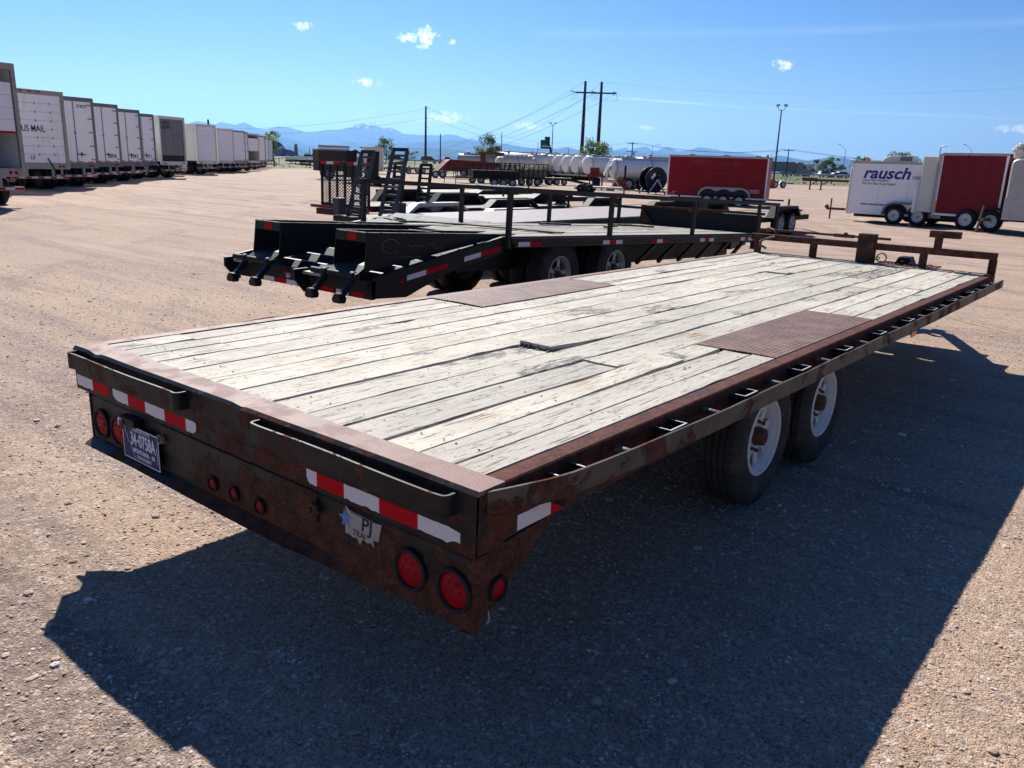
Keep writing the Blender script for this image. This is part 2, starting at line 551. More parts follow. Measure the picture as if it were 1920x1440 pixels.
def thing(name, label, cat, loc=(0, 0, 0), rotz=0.0, group=None, worldbuilt=False, rotx=0.0):
    o = bpy.data.objects.new(name, None)
    o.empty_display_size = .2
    COL.objects.link(o)
    o.location = loc
    o.rotation_euler = (rotx, 0, rotz)
    o['label'] = label
    o['category'] = cat
    if group:
        o['group'] = group
    if worldbuilt:
        o['worldbuilt'] = 1
    return o


def tag(o, label, cat, group=None):
    o['label'] = label
    o['category'] = cat
    if group:
        o['group'] = group
    return o


def copy_tree(src, parent=None, **kw):
    c = src.copy()
    COL.objects.link(c)
    if parent:
        c.parent = parent
        c.matrix_parent_inverse = src.matrix_parent_inverse.copy()
    for ch in list(src.children):
        copy_tree(ch, c)
    for k, v_ in kw.items():
        if k == 'loc':
            c.location = v_
        elif k == 'rotz':
            c.rotation_euler = (0, 0, v_)
        elif k == 'scale':
            c.scale = v_
        else:
            c[k] = v_
    return c


def text(body, size, loc, rot, mt, parent, name='lettering', sx=1.0, ext=.0008, align='CENTER', shear=0.0, bold=0.0, space=1.0):
    cu = bpy.data.curves.new(name, 'FONT')
    cu.body = body
    cu.size = size
    cu.extrude = ext
    cu.offset = bold
    cu.shear = shear
    cu.space_character = space
    cu.align_x = align
    cu.align_y = 'CENTER'
    cu.resolution_u = 3
    o = bpy.data.objects.new(name + '_tmp', cu)
    me = bpy.data.meshes.new_from_object(o)
    bpy.data.objects.remove(o)
    mtx = Matrix.Translation(loc) @ Euler(rot).to_matrix().to_4x4() @ Matrix.Diagonal((sx, 1, 1, 1))
    me.transform(mtx)
    me.name = name
    o = bpy.data.objects.new(name, me)
    me.materials.clear()
    me.materials.append(M[mt])
    COL.objects.link(o)
    par(o, parent)
    return o


def wheel(parent, x, y, z, r=.385, w=.235, side=1, mt='white_wheel', detail=True, rim=.2, name='wheel', spokes=8, zrot=0.0):
    """outer face looks towards side*x; the wheel is rim and disc, with tyre and hub under it"""
    s = side
    n = 40 if detail else 20
    b = MB()
    c = (x, y, z)
    R1 = rim + .012
    b.lathe([(s * (w / 2 - .006), R1 + .006), (s * (w / 2 + .002), R1 - .004), (s * (w / 2 - .010), R1 - .014), (s * (w / 2 - .024), R1 - .017), (s * (w / 2 - .030), rim - .024), (s * (w / 2 - .075), rim - .030), (s * (w / 2 - .11), rim - .03),
             (-s * w / 2, R1)], 'x', c, n)
    xd = s * (w / 2 - .062)
    if detail:
        for k in range(spokes):
            a = k * 2 * math.pi / spokes + .2 + zrot
            for (r0, r1, h0, h1) in ((.05, rim - .022, .024, .027),):
                ca, sa = math.cos(a), math.sin(a)
                q = [(r0, -h0), (r1, -h1), (r1, h1), (r0, h0)]
                pts = [(xd + s * t, y + u * ca - v_ * sa, z + u * sa + v_ * ca) if False else (x + xd + s * t, y + u * ca - v_ * sa, z + u * sa + v_ * ca) for t in (0, .008) for u, v_ in q]
                b.add(pts, [(0, 1, 2, 3), (7, 6, 5, 4), (0, 4, 5, 1), (1, 5, 6, 2), (2, 6, 7, 3), (3, 7, 4, 0)])
        b.lathe([(xd + s * .009, .062), (xd + s * .009, .105), (xd, .105), (xd, .062)], 'x', c, 24, close=True)
    else:
        b.lathe([(xd, .03), (xd + s * .01, rim * .55), (xd - s * .01, rim - .01)], 'x', c, n)
    wo_ = b.build(name, mt, parent)
    t = MB()
    hw = w / 2
    prof = [(-hw + .01, R1), (-hw - .012, r * .72), (-hw + .004, r * .93), (-hw + .03, r * .99)]
    if detail:
        for g in (-.6, -.22, .22, .6):
            gx = g * (hw - .03)
            prof += [(gx - .007, r), (gx - .005, r - .009), (gx + .005, r - .009), (gx + .007, r)]
    prof += [(hw - .03, r * .99), (hw - .004, r * .93), (hw + .012, r * .72), (hw - .01, R1)]
    t.lathe(prof, 'x', c, n if not detail else 56)
    if detail:                                            # shoulder blocks of the tread
        for k in range(56):
            a = (k + .5) * 2 * math.pi / 56
            for sd in (-1, 1):
                t.box(x + sd * (hw - .035) - .018, x + sd * (hw - .035) + .018, y - .014, y + .014, z + r - .012, z + r + .002, rot=(a, 0, 0), piv=c)
    t.build('tyre', 'rubber' if detail else 'black2', wo_)
    h = MB()
    h.lathe([(x * 0 + xd, .055), (xd + s * .03, .052), (xd + s * .058, .046), (xd + s * .062, .0005)], 'x', c, 16)
    if detail:
        for k in range(8):
            a = k * math.pi / 4
            h.tube([(x + xd, y + .083 * math.cos(a), z + .083 * math.sin(a)), (x + xd + s * .028, y + .083 * math.cos(a), z + .083 * math.sin(a))], .010, 6)
    h.build('hub', 'hub_rust' if detail else 'galv', wo_)
    return wo_

# ------------------------------------------------------------------ terrain


def vnoise(x, y, seed=0):
    """value noise on arrays, range -1..1"""
    xi, yi = np.floor(x).astype(np.int64), np.floor(y).astype(np.int64)
    fx, fy = x - xi, y - yi
    fx, fy = fx * fx * (3 - 2 * fx), fy * fy * (3 - 2 * fy)

    def h(a, b):
        n = (a * 374761393 + b * 668265263 + seed * 974634777) & 0xffffffff
        n = ((n ^ (n >> 13)) * 1274126177) & 0xffffffff
        n = n ^ (n >> 16)
        return (n & 0xffff) / 32767.5 - 1
    a, b, c, d = h(xi, yi), h(xi + 1, yi), h(xi, yi + 1), h(xi + 1, yi + 1)
    return (a * (1 - fx) + b * fx) * (1 - fy) + (c * (1 - fx) + d * fx) * fy


def polar(px, dist):
    a = bearing(px)
    return np.array([CAM[0] + math.sin(a) * dist, CAM[1] + math.cos(a) * dist])


HWA, HWB = polar(-200, 245), polar(2100, 350)
_hd = (HWB - HWA) / np.linalg.norm(HWB - HWA)
_hn = np.array([-_hd[1], _hd[0]])
if _hn @ (HWA - np.array(CAM[:2])) < 0:
    _hn = -_hn


def hwq(x, y):
    return (x - HWA[0]) * _hn[0] + (y - HWA[1]) * _hn[1]


def sstep(v, a, b):
    t = np.clip((v - a) / (b - a), 0, 1)
    return t * t * (3 - 2 * t)


def ground_z(x, y):
    x, y = np.asarray(x, float), np.asarray(y, float)
    q = hwq(x, y)
    z = 1.15 * sstep(q, -75, -16) - 1.1 * sstep(q, 22, 120)
    D = np.hypot(x - CAM[0], y - CAM[1])
    near = 1 - sstep(D, 60, 120)
    z = z + near * (.012 * vnoise(x * .35, y * .35, 1) + .006 * vnoise(x * 1.3, y * 1.3, 2))
    # wheel ruts sweeping across the yard
    w = x * .80 + y * .60 + 1.6 * np.sin((x * -.6 + y * .8) * .12)
    rut = 2.2 * vnoise(w * 1.7, (x * -.6 + y * .8) * .06, 3)
    z = z + near * sstep(D, 5, 14) * .016 * rut
    f = 1 - sstep(D, 14, 34)
    z = z + f * (.0025 * vnoise(x * 14, y * 14, 4) + .0018 * vnoise(x * 37, y * 37, 5) + .0024 * vnoise(x * 83, y * 83, 6))
    return z


rad = [0.0, .25]
while rad[-1] < 60:
    rad.append(rad[-1] * 1.0062)
while rad[-1] < 420:
    rad.append(rad[-1] * 1.02)
while rad[-1] < 95000:
    rad.append(rad[-1] * 1.12)
rad = np.array(rad)
a0 = math.degrees(YAW)
ang = np.concatenate([np.arange(a0 - 48, a0 + 48, .3), np.arange(a0 + 48, a0 + 312, 3.0)])
ang = np.radians(ang)
nr, na = len(rad), len(ang)
RR, AA = np.meshgrid(rad, ang, indexing='ij')
X, Y = CAM[0] + RR * np.sin(AA), CAM[1] + RR * np.cos(AA)
Z = ground_z(X, Y)
Z[RR > 500] = Z[RR > 500] * 0 + .02
V = np.stack([X, Y, Z], -1).reshape(-1, 3)
i, j = np.meshgrid(np.arange(nr - 1), np.arange(na), indexing='ij')
j2 = (j + 1) % na
F = np.stack([i * na + j, i * na + j2, (i + 1) * na + j2, (i + 1) * na + j], -1).reshape(-1, 4)[:, ::-1]


def np_mesh(name, V, F, smooth=True):
    me = bpy.data.meshes.new(name)
    k = F.shape[1]
    me.vertices.add(len(V))
    me.vertices.foreach_set('co', V.astype(np.float32).ravel())
    me.loops.add(F.size)
    me.loops.foreach_set('vertex_index', F.astype(np.int32).ravel())
    me.polygons.add(len(F))
    me.polygons.foreach_set('loop_start', np.arange(0, F.size, k, dtype=np.int32))
    me.polygons.foreach_set('loop_total', np.full(len(F), k, dtype=np.int32))
    me.polygons.foreach_set('use_smooth', np.full(len(F), smooth))
    me.update(calc_edges=True)
    me.validate()
    return me


def np_obj(name, V, F, mt, smooth=True, kind=None):
    me = np_mesh(name, V, F, smooth)
    o = bpy.data.objects.new(name, me)
    me.materials.append(M[mt])
    COL.objects.link(o)
    if kind:
        o['kind'] = kind
    return o


# ground material: pinkish tan crushed gravel, tyre sweeps, grass beyond the yard
mt, t, bs = tree_of('gravel_ground')
M['ground'] = mt
v = coords(t, world_space=True)
vr = coords(t, (1, 1, 1), world_space=True)
mp = vr.node
mp.inputs['Rotation'].default_value = (0, 0, R(38))
mp.inputs['Scale'].default_value = (.07, 1, 1)
sweep = noise(t, vr, 1.1, 9, .68, 1.2)
big = noise(t, v, .35, 6, .6)
vo = t.nodes.new('ShaderNodeTexVoronoi')
vo.inputs['Scale'].default_value = 130
t.links.new(v, vo.inputs['Vector'])
vo2 = t.nodes.new('ShaderNodeTexVoronoi')
vo2.inputs['Scale'].default_value = 55
t.links.new(v, vo2.inputs['Vector'])
fine = noise(t, v, 140, 4, .7)
mid = noise(t, v, 16, 8, .75)
c = mix(t, ramp(t, big, .3, .7), (.375, .252, .168), (.455, .315, .213))
c = mix(t, W('MULTIPLY', ramp(t, sweep, .47, .62), .75, tree=t), c, (.20, .145, .115))
c = mix(t, W('MULTIPLY', ramp(t, noise(t, vr, .38, 5, .6, 1.5), .5, .62), .38, tree=t), c, (.25, .17, .13))
c = mix(t, W('MULTIPLY', ramp(t, mid, .50, .70), .6, tree=t), c, (.19, .14, .11))
hs_ = t.nodes.new('ShaderNodeSeparateColor')
t.links.new(vo.outputs['Color'], hs_.inputs[0])
c = mix(t, W('MULTIPLY', ramp(t, hs_.outputs[0], .55, 1.0), .5, tree=t), c, (.56, .44, .365))
c = mix(t, W('MULTIPLY', ramp(t, hs_.outputs[1], .6, 1.0), .75, tree=t), c, (.11, .08, .065))
hs2 = t.nodes.new('ShaderNodeSeparateColor')
t.links.new(vo2.outputs['Color'], hs2.inputs[0])
c = mix(t, W('MULTIPLY', ramp(t, hs2.outputs[2], .86, .95), .5, tree=t), c, (.60, .52, .46))
# wheel tracks running down the yard in pairs
g = t.nodes.new('ShaderNodeNewGeometry')
sp = t.nodes.new('ShaderNodeSeparateXYZ')
t.links.new(g.outputs['Position'], sp.inputs[0])
for (ux, uy, wob, per, st, k_) in ((-.72, .69, .9, 2.3, 1.0, .9), (-.93, .37, 1.6, 3.7, .95, 2.4)):
    al = W('ADD', W('MULTIPLY', sp.outputs[0], ux, tree=t), W('MULTIPLY', sp.outputs[1], uy, tree=t), tree=t)
    ac = W('ADD', W('MULTIPLY', sp.outputs[0], uy, tree=t), W('MULTIPLY', sp.outputs[1], -ux, tree=t), tree=t)
    ww = W('ADD', W('ADD', ac, W('MULTIPLY', W('SINE', W('MULTIPLY', al, .11, tree=t), tree=t), wob, tree=t), tree=t), k_, tree=t)
    ww = W('ADD', ww, W('MULTIPLY', noise(t, v, .3, 2, .5), .8, tree=t), tree=t)
    dd = W('ABSOLUTE', W('SUBTRACT', W('FRACT', W('DIVIDE', ww, per, tree=t), tree=t), .5, tree=t), tree=t)
    band = W('SUBTRACT', 1.0, ramp(t, dd, .03, .12), tree=t)
    on = ramp(t, noise(t, vr, .8, 4, .6), .44, .60)
    crumb = ramp(t, noise(t, v, 9, 7, .75), .42, .62)
    tread = W('ADD', .65, W('MULTIPLY', W('SINE', W('MULTIPLY', al, 52.0, tree=t), tree=t), .25, tree=t), tree=t)
    c = mix(t, W('MULTIPLY', W('MULTIPLY', W('MULTIPLY', band, on, tree=t), W('MULTIPLY', crumb, tread, tree=t), tree=t), st, tree=t), c, (.15, .11, .09))
# grass verge and fields by distance from the highway line
g = t.nodes.new('ShaderNodeNewGeometry')
sp = t.nodes.new('ShaderNodeSeparateXYZ')
t.links.new(g.outputs['Position'], sp.inputs[0])
qq = W('ADD', W('MULTIPLY', W('SUBTRACT', sp.outputs[0], float(HWA[0]), tree=t), float(_hn[0]), tree=t), W('MULTIPLY', W('SUBTRACT', sp.outputs[1], float(HWA[1]), tree=t), float(_hn[1]), tree=t), tree=t)
gn = noise(t, v, .12, 6, .65)
gf = ramp(t, W('ADD', qq, W('MULTIPLY', gn, 50.0, tree=t), tree=t), -78, -66)
gfar = noise(t, v, .6, 6, .7)
gc = mix(t, ramp(t, gfar, .4, .62), (.10, .11, .035), (.22, .18, .09))
gc = mix(t, ramp(t, noise(t, v, .012, 4), .42, .6), gc, (.07, .10, .035))
c = mix(t, gf, c, gc)
t.links.new(c, bs.inputs['Base Color'])
bs.inputs['Roughness'].default_value = .9
bs.inputs['Specular IOR Level'].default_value = .25
hh = W('ADD', W('MULTIPLY', vo.outputs['Distance'], -1.0, tree=t), W('ADD', W('MULTIPLY', fine, .8, tree=t), W('MULTIPLY', vo2.outputs['Distance'], -.7, tree=t), tree=t), tree=t)
bump(t, bs, hh, .6, .009)
np_obj('ground', V, F, 'ground', True, 'structure')

# loose stones of the yard close to the camera
ico = [(0, 0, 1)] + [(.894 * math.cos(k * 1.2566), .894 * math.sin(k * 1.2566), .447) for k in range(5)] + \
      [(.894 * math.cos(k * 1.2566 + .628), .894 * math.sin(k * 1.2566 + .628), -.447) for k in range(5)] + [(0, 0, -1)]
icof = [(0, 1 + k, 1 + (k + 1) % 5) for k in range(5)] + [(1 + k, 6 + k, 1 + (k + 1) % 5) for k in range(5)] + \
       [(6 + k, 6 + (k + 1) % 5, 1 + (k + 1) % 5) for k in range(5)] + [(11, 6 + (k + 1) % 5, 6 + k) for k in range(5)]
ico, icof = np.array(ico), np.array(icof)


def stones(name, n, rmin, rmax, s0, s1, mtn, pw=2.2, span=46):
    u = rng.random(n)
    rr = rmin * (rmax / rmin) ** (u ** .8)
    aa = YAW + np.radians((rng.random(n) * 2 - 1) * span)
    x, y = CAM[0] + rr * np.sin(aa), CAM[1] + rr * np.cos(aa)
    s = (s0 + (s1 - s0) * rng.random(n) ** pw) * (.6 + .4 * np.clip(rr / 3, .6, 2))
    base = ico[None] * (1 + .28 * (rng.random((n, 12, 1)) - .5))
    base = base * (s[:, None, None] * np.stack([.8 + .5 * rng.random(n), .7 + .4 * rng.random(n), .34 + .25 * rng.random(n)], -1)[:, None, :])
    th = rng.random(n) * 6.283
    cx, sx = np.cos(th)[:, None], np.sin(th)[:, None]
    bx, by = base[..., 0] * cx - base[..., 1] * sx, base[..., 0] * sx + base[..., 1] * cx
    z = ground_z(x, y)
    P = np.stack([bx + x[:, None], by + y[:, None], base[..., 2] + (z + s * .12)[:, None]], -1).reshape(-1, 3)
    Fc = (icof[None] + (np.arange(n) * 12)[:, None, None]).reshape(-1, 3)
    o = np_obj(name, P, Fc, mtn, False, 'stuff')
    return o


mt, t, bs = tree_of('stone')
M['stone'] = mt
v = coords(t, world_space=True)
vo = t.nodes.new('ShaderNodeTexVoronoi')
vo.inputs['Scale'].default_value = 14
t.links.new(v, vo.inputs['Vector'])
sc_ = t.nodes.new('ShaderNodeSeparateColor')
t.links.new(vo.outputs['Color'], sc_.inputs[0])
c = mix(t, sc_.outputs[0], (.34, .23, .165), (.54, .41, .32))
c = mix(t, W('MULTIPLY', ramp(t, sc_.outputs[1], .8, .95), .8, tree=t), c, (.66, .61, .57))
t.links.new(c, bs.inputs['Base Color'])
bs.inputs['Roughness'].default_value = .85
bump(t, bs, noise(t, v, 150, 3), .3, .003)
o = stones('gravel', 42000, 1.3, 15, .003, .0095, 'stone', 2.2)
o['label'] = 'loose pinkish tan gravel lying over the yard'
o = stones('pebbles', 700, 1.6, 16, .009, .024, 'stone', 3.5)
o['label'] = 'larger rounded pebbles scattered over the gravel'

# ------------------------------------------------------------------ mountains


def interp(pts, n=400):
    p = np.array(pts, float)
    xs = np.linspace(p[0, 0], p[-1, 0], n)
    return xs, np.interp(xs, p[:, 0], p[:, 1])


def range_mesh(name, pts, dist, depth, seed, mtn, rough=1.0, n=1300):
    xs, ys = interp(pts, n)
    az = np.array([bearing(x) for x in xs])
    el = np.array([elev(x, y)[0] for x, y in zip(xs, ys)])
    top = np.tan(el) * dist + CAM[2]
    jit = rough * dist * .00032 * (vnoise(xs * .13, xs * 0, seed) + .6 * vnoise(xs * .31, xs * 0, seed + 1) + .35 * vnoise(xs * .8, xs * 0, seed + 2))
    top = top + jit
    rows = np.linspace(-1, 1, 41)
    P = []
    for r_ in rows:
        prof = (1 - abs(r_)) ** 1.25
        d = dist + r_ * depth
        nn = vnoise(xs * .06 + r_ * 3, xs * 0 + r_ * 5.3, seed + 5) * .55 + vnoise(xs * .17 + r_ * 7, xs * 0 + r_ * 13, seed + 6) * .3 + vnoise(xs * .45, xs * 0 + r_ * 29, seed + 7) * .17
        env = (1 - abs(r_)) * abs(r_) * 4
        z = top * prof * (1 + .55 * env * nn)
        if r_ < 0:                       # keep the slopes below the sight line to the crest
            z = np.minimum(z, top * d / dist * .97)
        z = np.maximum(z, -5)
        if abs(r_) < 1e-6:
            z = top
        P.append(np.stack([CAM[0] + np.sin(az) * d, CAM[1] + np.cos(az) * d, z], -1))
    P = np.array(P)
    V = P.reshape(-1, 3)
    i, j = np.meshgrid(np.arange(len(rows) - 1), np.arange(n - 1), indexing='ij')
    F = np.stack([i * n + j, i * n + j + 1, (i + 1) * n + j + 1, (i + 1) * n + j], -1).reshape(-1, 4)[:, ::-1]
    return np_obj(name, V, F, mtn, True, 'structure')


mt, t, bs = tree_of('rock_and_snow')
M['mount'] = mt
v = coords(t, world_space=True)
g = t.nodes.new('ShaderNodeNewGeometry')
sp = t.nodes.new('ShaderNodeSeparateXYZ')
t.links.new(g.outputs['Position'], sp.inputs[0])
n1 = noise(t, v, .0011, 9, .68, .3)
alt = W('DIVIDE', sp.outputs[2], 1700.0, tree=t)
sn = ramp(t, W('ADD', W('MULTIPLY', n1, 2.1, tree=t), alt, tree=t), 2.33, 2.43)
c = mix(t, noise(t, v, .0006, 6), (.020, .032, .036), (.06, .066, .055))
c = mix(t, sn, c, (.85, .86, .88))
t.links.new(c, bs.inputs['Base Color'])
bs.inputs['Roughness'].default_value = 1
bs.inputs['Specular IOR Level'].default_value = 0
M['foothill'] = paint('foothill', (.024, .036, .03), 1, 0, (.05, .055, .035), .0006, .45, .6, spec=0)

range_mesh('snowy_mountains', [(-700, 262), (-500, 240), (-300, 250), (-150, 238), (0, 244), (150, 240), (300, 243), (345, 236), (371, 227), (400, 231), (421, 229), (444, 235), (461, 229), (485, 241), (500, 243), (525, 237),
            (535, 238), (560, 243), (577, 248), (590, 248), (606, 244), (625, 243), (640, 243), (660, 238), (680, 230), (687, 234), (698, 229), (717, 240), (727, 239),
            (742, 243), (757, 251), (780, 253), (830, 254), (838, 252), (855, 253), (870, 259), (900, 264), (930, 268), (960, 274), (1000, 279), (1100, 284), (1140, 284), (1155, 280), (1171, 277), (1179, 281),
            (1192, 277), (1208, 274), (1220, 282), (1231, 281), (1248, 275), (1266, 283), (1290, 282), (1305, 275.5), (1332, 279), (1357, 284), (1385, 286), (1403, 288),
            (1421, 292), (1450, 296), (1500, 300), (1560, 306), (1650, 312), (1800, 318), (2000, 326), (2300, 345), (2600, 350)], 60000, 9000, 11, 'mount')
range_mesh('middle_mountains', [(-700, 268), (-400, 262), (0, 258), (300, 254), (470, 252), (500, 252), (540, 258), (570, 267), (600, 275), (625, 271), (655, 266), (700, 268), (740, 270), (790, 266), (850, 262), (880, 264), (905, 268),
            (925, 267), (950, 270), (985, 277), (1040, 279), (1062, 276), (1085, 281), (1145, 283), (1200, 286), (1240, 288), (1300, 293), (1400, 297), (1440, 296),
            (1457, 291), (1480, 296), (1510, 301), (1530, 298), (1555, 294), (1580, 296), (1606, 304), (1650, 304), (1700, 306), (1800, 312), (1920, 320), (2200, 335), (2600, 350)], 46000, 7000, 23, 'foothill', .8)
range_mesh('foothills', [(-700, 274), (0, 272), (400, 276), (520, 270), (560, 276), (600, 290), (650, 286), (700, 284), (760, 277), (820, 278), (880, 284), (1000, 292), (1100, 291), (1200, 294), (1300, 300), (1400, 308), (1470, 309),
            (1490, 304), (1506, 302), (1530, 304), (1560, 312), (1580, 312), (1610, 307), (1650, 304), (1690, 302), (1740, 310), (1800, 318), (1920, 328), (2200, 338), (2600, 352)], 33000, 5000, 37, 'foothill', .6)

# the air between here and the mountains
hz = MB().box(-85000, 60000, -9000, 90000, -40, 3300)
ho = bpy.data.objects.new('haze', hz.mesh('haze'))
COL.objects.link(ho)
ho['kind'] = 'stuff'
ho['label'] = 'pale blue haze lying before the distant mountains'
mt = bpy.data.materials.new('haze_air')
mt.use_nodes = True
mt.node_tree.nodes.clear()
pv = mt.node_tree.nodes.new('ShaderNodeVolumePrincipled')
pv.inputs['Color'].default_value = (.27, .55, 1.0, 1)
pv.inputs['Density'].default_value = 1.8e-5
pv.inputs['Anisotropy'].default_value = 0.5
mo = mt.node_tree.nodes.new('ShaderNodeOutputMaterial')
mt.node_tree.links.new(pv.outputs[0], mo.inputs['Volume'])
ho.data.materials.append(mt)

# ------------------------------------------------------------------ the rusty flatbed trailer in front
H, TL, TW = .88, 7.83, 2.59
ft = thing('flatbed_trailer', 'long rusty flatbed trailer with weathered white plank deck, parked nearest the camera', 'trailer', (-1.295, 3.9, 0), worldbuilt=True)


def wavy(poly_a, poly_b, amp, seed):
    return poly_a


# planks: widths vary, edges waver, ends meet at butt joints; each board is its own mesh
XL, XR = -2.512, -.078
nb = 13
edges = np.array([XL, -2.35, -2.20, -2.04, -1.83, -1.62, -1.39, -1.165, -.955, -.742, -.535, -.372, -.21, XR])
PLATES = [(-.535, XR, 2.37, 4.0), (XL, -2.04, 2.34, 3.95)]


def plank(x0, x1, y0, y1, seed, top=H - .002, tears=(), lift=None, parent=ft, thick=.038, mtn='plank', name='plank', step=.045, wear=1.0):
    """one board with worn, wavering edges and cupped top"""
    rs = np.random.default_rng(seed)
    n = max(6, int((y1 - y0) / step))
    ys = np.linspace(y0, y1, n)
    o1, o2, o3 = rs.random(3) * 50
    eL = x0 + .0030 + wear * (.0026 * vnoise(ys * 2.3 + o1, ys * 0, seed) + .0016 * np.abs(vnoise(ys * 17 + o1, ys * 0, seed + 1)))
    eR = x1 - .0030 - wear * (.0026 * vnoise(ys * 2.1 + o2, ys * 0, seed + 2) + .0016 * np.abs(vnoise(ys * 15 + o2, ys * 0, seed + 3)))
    # occasional splintered edge
    for k in range(int(rs.integers(1, 3))):
        yc, ln, dp = y0 + rs.random() * (y1 - y0), .05 + .16 * rs.random(), (.006 + .011 * rs.random()) * wear
        g_ = np.exp(-((ys - yc) / ln) ** 2)
        if rs.random() < .5:
            eL = eL + dp * g_
        else:
            eR = eR - dp * g_
    for (yc, ln, dp, sd) in tears:
        g_ = np.clip(1.15 - np.abs((ys - yc) / ln), 0, 1) ** .5
        if sd < 0:
            eL = eL + dp * g_
        else:
            eR = eR - dp * g_
    zt = top + .0018 * vnoise(ys * 1.1 + o3, ys * 0, seed + 4) + (rs.random() - .5) * .004
    if lift:
        yc, ln, dz = lift
        zt = zt + dz * np.clip(1 - np.abs((ys - yc) / ln), 0, 1) ** 2
    # cross section: bottom L, edge L, chamfer L, 3 across, chamfer R, edge R, bottom R
    fr = [.0, .0, .022, .25, .5, .75, .978, 1.0, 1.0]
    dz = [-thick, -.005, 0, -.0008, -.0016, -.0008, 0, -.005, -thick]
    P = np.zeros((n, 9, 3))
    for k in range(9):
        P[:, k, 0] = eL + (eR - eL) * fr[k]
        P[:, k, 1] = ys
        P[:, k, 2] = zt + dz[k] + (.0007 * vnoise(ys * 9 + k * 7, ys * 0, seed + 9) if 1 < k < 7 else 0)
    V = P.reshape(-1, 3)
    fs = []
    for i in range(n - 1):
        for k in range(8):
            fs.append((i * 9 + k, (i + 1) * 9 + k, (i + 1) * 9 + k + 1, i * 9 + k + 1))
        fs.append((i * 9 + 8, (i + 1) * 9 + 8, (i + 1) * 9, i * 9))
    fs.append(tuple(range(9)))
    fs.append(tuple((n - 1) * 9 + k for k in range(8, -1, -1)))
    b = MB()
    b.add(V, fs)
    return b.build(name, mtn, parent)


Y0, Y1 = .128, TL - .065
joints = {10: [1.95, 5.1], 9: [1.59, 5.6], 8: [6.2], 11: [5.9], 6: [4.9], 4: [6.5], 3: [5.6], 1: [.55, 6.1], 0: [.5], 7: [1.63], 12: [5.4], 5: [5.9], 2: [.55]}
tears = {7: [(1.6, .05, .03, -1)], 8: [(1.9, .25, .012, -1), (2.9, .2, .012, 1)], 6: [(3.2, .1, .012, 1)], 3: [(1.6, .10, .03, -1), (4.5, .3, .014, 1)], 9: [(.95, .5, .008, 1)], 10: [(1.4, .3, .012, 1)],
         4: [(4.6, .25, .03, -1), (5.9, .12, .03, 1)], 1: [(5.2, .2, .02, 1)], 5: [(5.95, .1, .03, -1), (2.6, .3, .01, 1)]}
lifts = {(7, 1): (1.64, .75, .026), (10, 0): (1.93, .6, .013), (9, 1): (1.6, .3, .008), (5, 1): (5.95, .3, .02)}
sd = 100
for k in range(nb):
    x0, x1 = edges[k], edges[k + 1]
    cuts = [Y0] + sorted(joints.get(k, [])) + [Y1]
    segs = []
    for a, b_ in zip(cuts[:-1], cuts[1:]):
        segs.append((a + (.0025 if a != Y0 else 0), b_ - (.0025 if b_ != Y1 else 0)))
    out = []
    for a, b_ in segs:
        hit = [p for p in PLATES if p[0] - .02 < (x0 + x1) / 2 < p[1] + .02 and a < p[3] and b_ > p[2]]
        if hit:
            p = hit[0]
            if p[2] - a > .02:
                out.append((a, p[2] - .004))
            if b_ - p[3] > .02:
                out.append((p[3] + .004, b_))
        else:
            out.append((a, b_))
    for si, (a, b_) in enumerate(out):
        tt = [q for q in tears.get(k, []) if a < q[0] < b_]
        lf = lifts.get((k, si))
        plank(x0, x1, a, b_, sd, tears=tt, lift=lf)
        sd += 13
# nail heads over every cross member
b = MB()
for q in range(12):
    y = .275 + q * .66
    for k in range(nb):
        if any(p[0] - .02 < (edges[k] + edges[k + 1]) / 2 < p[1] + .02 and p[2] < y < p[3] for p in PLATES):
            continue
        for f_ in (.22, .78):
            x = edges[k] + (edges[k + 1] - edges[k]) * f_ + random.uniform(-.01, .01)
            yy = y + random.uniform(-.012, .012)
            b.lathe([(0, .0046), (.0012, .004), (.0013, .0005)], 'z', (x, yy, H - .0015), 8)
b.build('nail', 'hub_rust', ft, kind='stuff')
# torn splinters standing at the two broken boards
for (cx, cyy, ln, n_, hgt) in [(-1.06, 1.60, .05, 26, .03), (edges[11] - .01, 1.85, .16, 12, .02), (edges[3] + .03, 1.6, .1, 8, .012), (edges[5] - .02, 5.9, .1, 8, .012), (edges[4], 4.6, .2, 10, .01)]:
    b = MB()
    for q in range(n_):
        xx, yy = cx + random.uniform(-.085, .085), cyy + random.uniform(-ln, ln) * .6
        l_ = random.uniform(.05, .16)
        w_ = random.uniform(.003, .009)
        z0, z1 = H - .02, H - .012 + random.uniform(.0, hgt)
        b.add([(xx - w_, yy, z0), (xx + w_, yy, z0), (xx + random.uniform(-.006, .006), yy + l_, z1), (xx, yy + l_ * .4, z0 - .01)], [(0, 1, 2), (1, 3, 2), (0, 2, 3), (0, 3, 1)])
    b.build('splinters', 'plank_torn', ft, kind='stuff')

# ragged torn board ends
for (x0, x1, y, zt, ln) in ((-1.158, -.962, 1.632, .898, .045), (-.528, -.38, 1.945, .888, .03)):
    b = MB()
    q_ = 22
    sgn = -1 if y < 1.8 else 1
    for k in range(q_):
        xa, xb = x0 + (x1 - x0) * k / q_, x0 + (x1 - x0) * (k + 1) / q_
        l_ = random.uniform(.2, 1.0) * ln
        za, zb2 = random.uniform(.842, .86), zt - random.uniform(.002, .016)
        b.add([(xa, y, za), (xb, y, za), ((xa + xb) / 2, y + sgn * l_, (za + zb2) / 2), (xa, y, zb2), (xb, y, zb2)], [(0, 2, 1), (3, 4, 2), (0, 3, 2), (1, 2, 4), (0, 1, 4, 3)])
    b.build('torn_end', 'plank_torn', ft, kind='stuff')
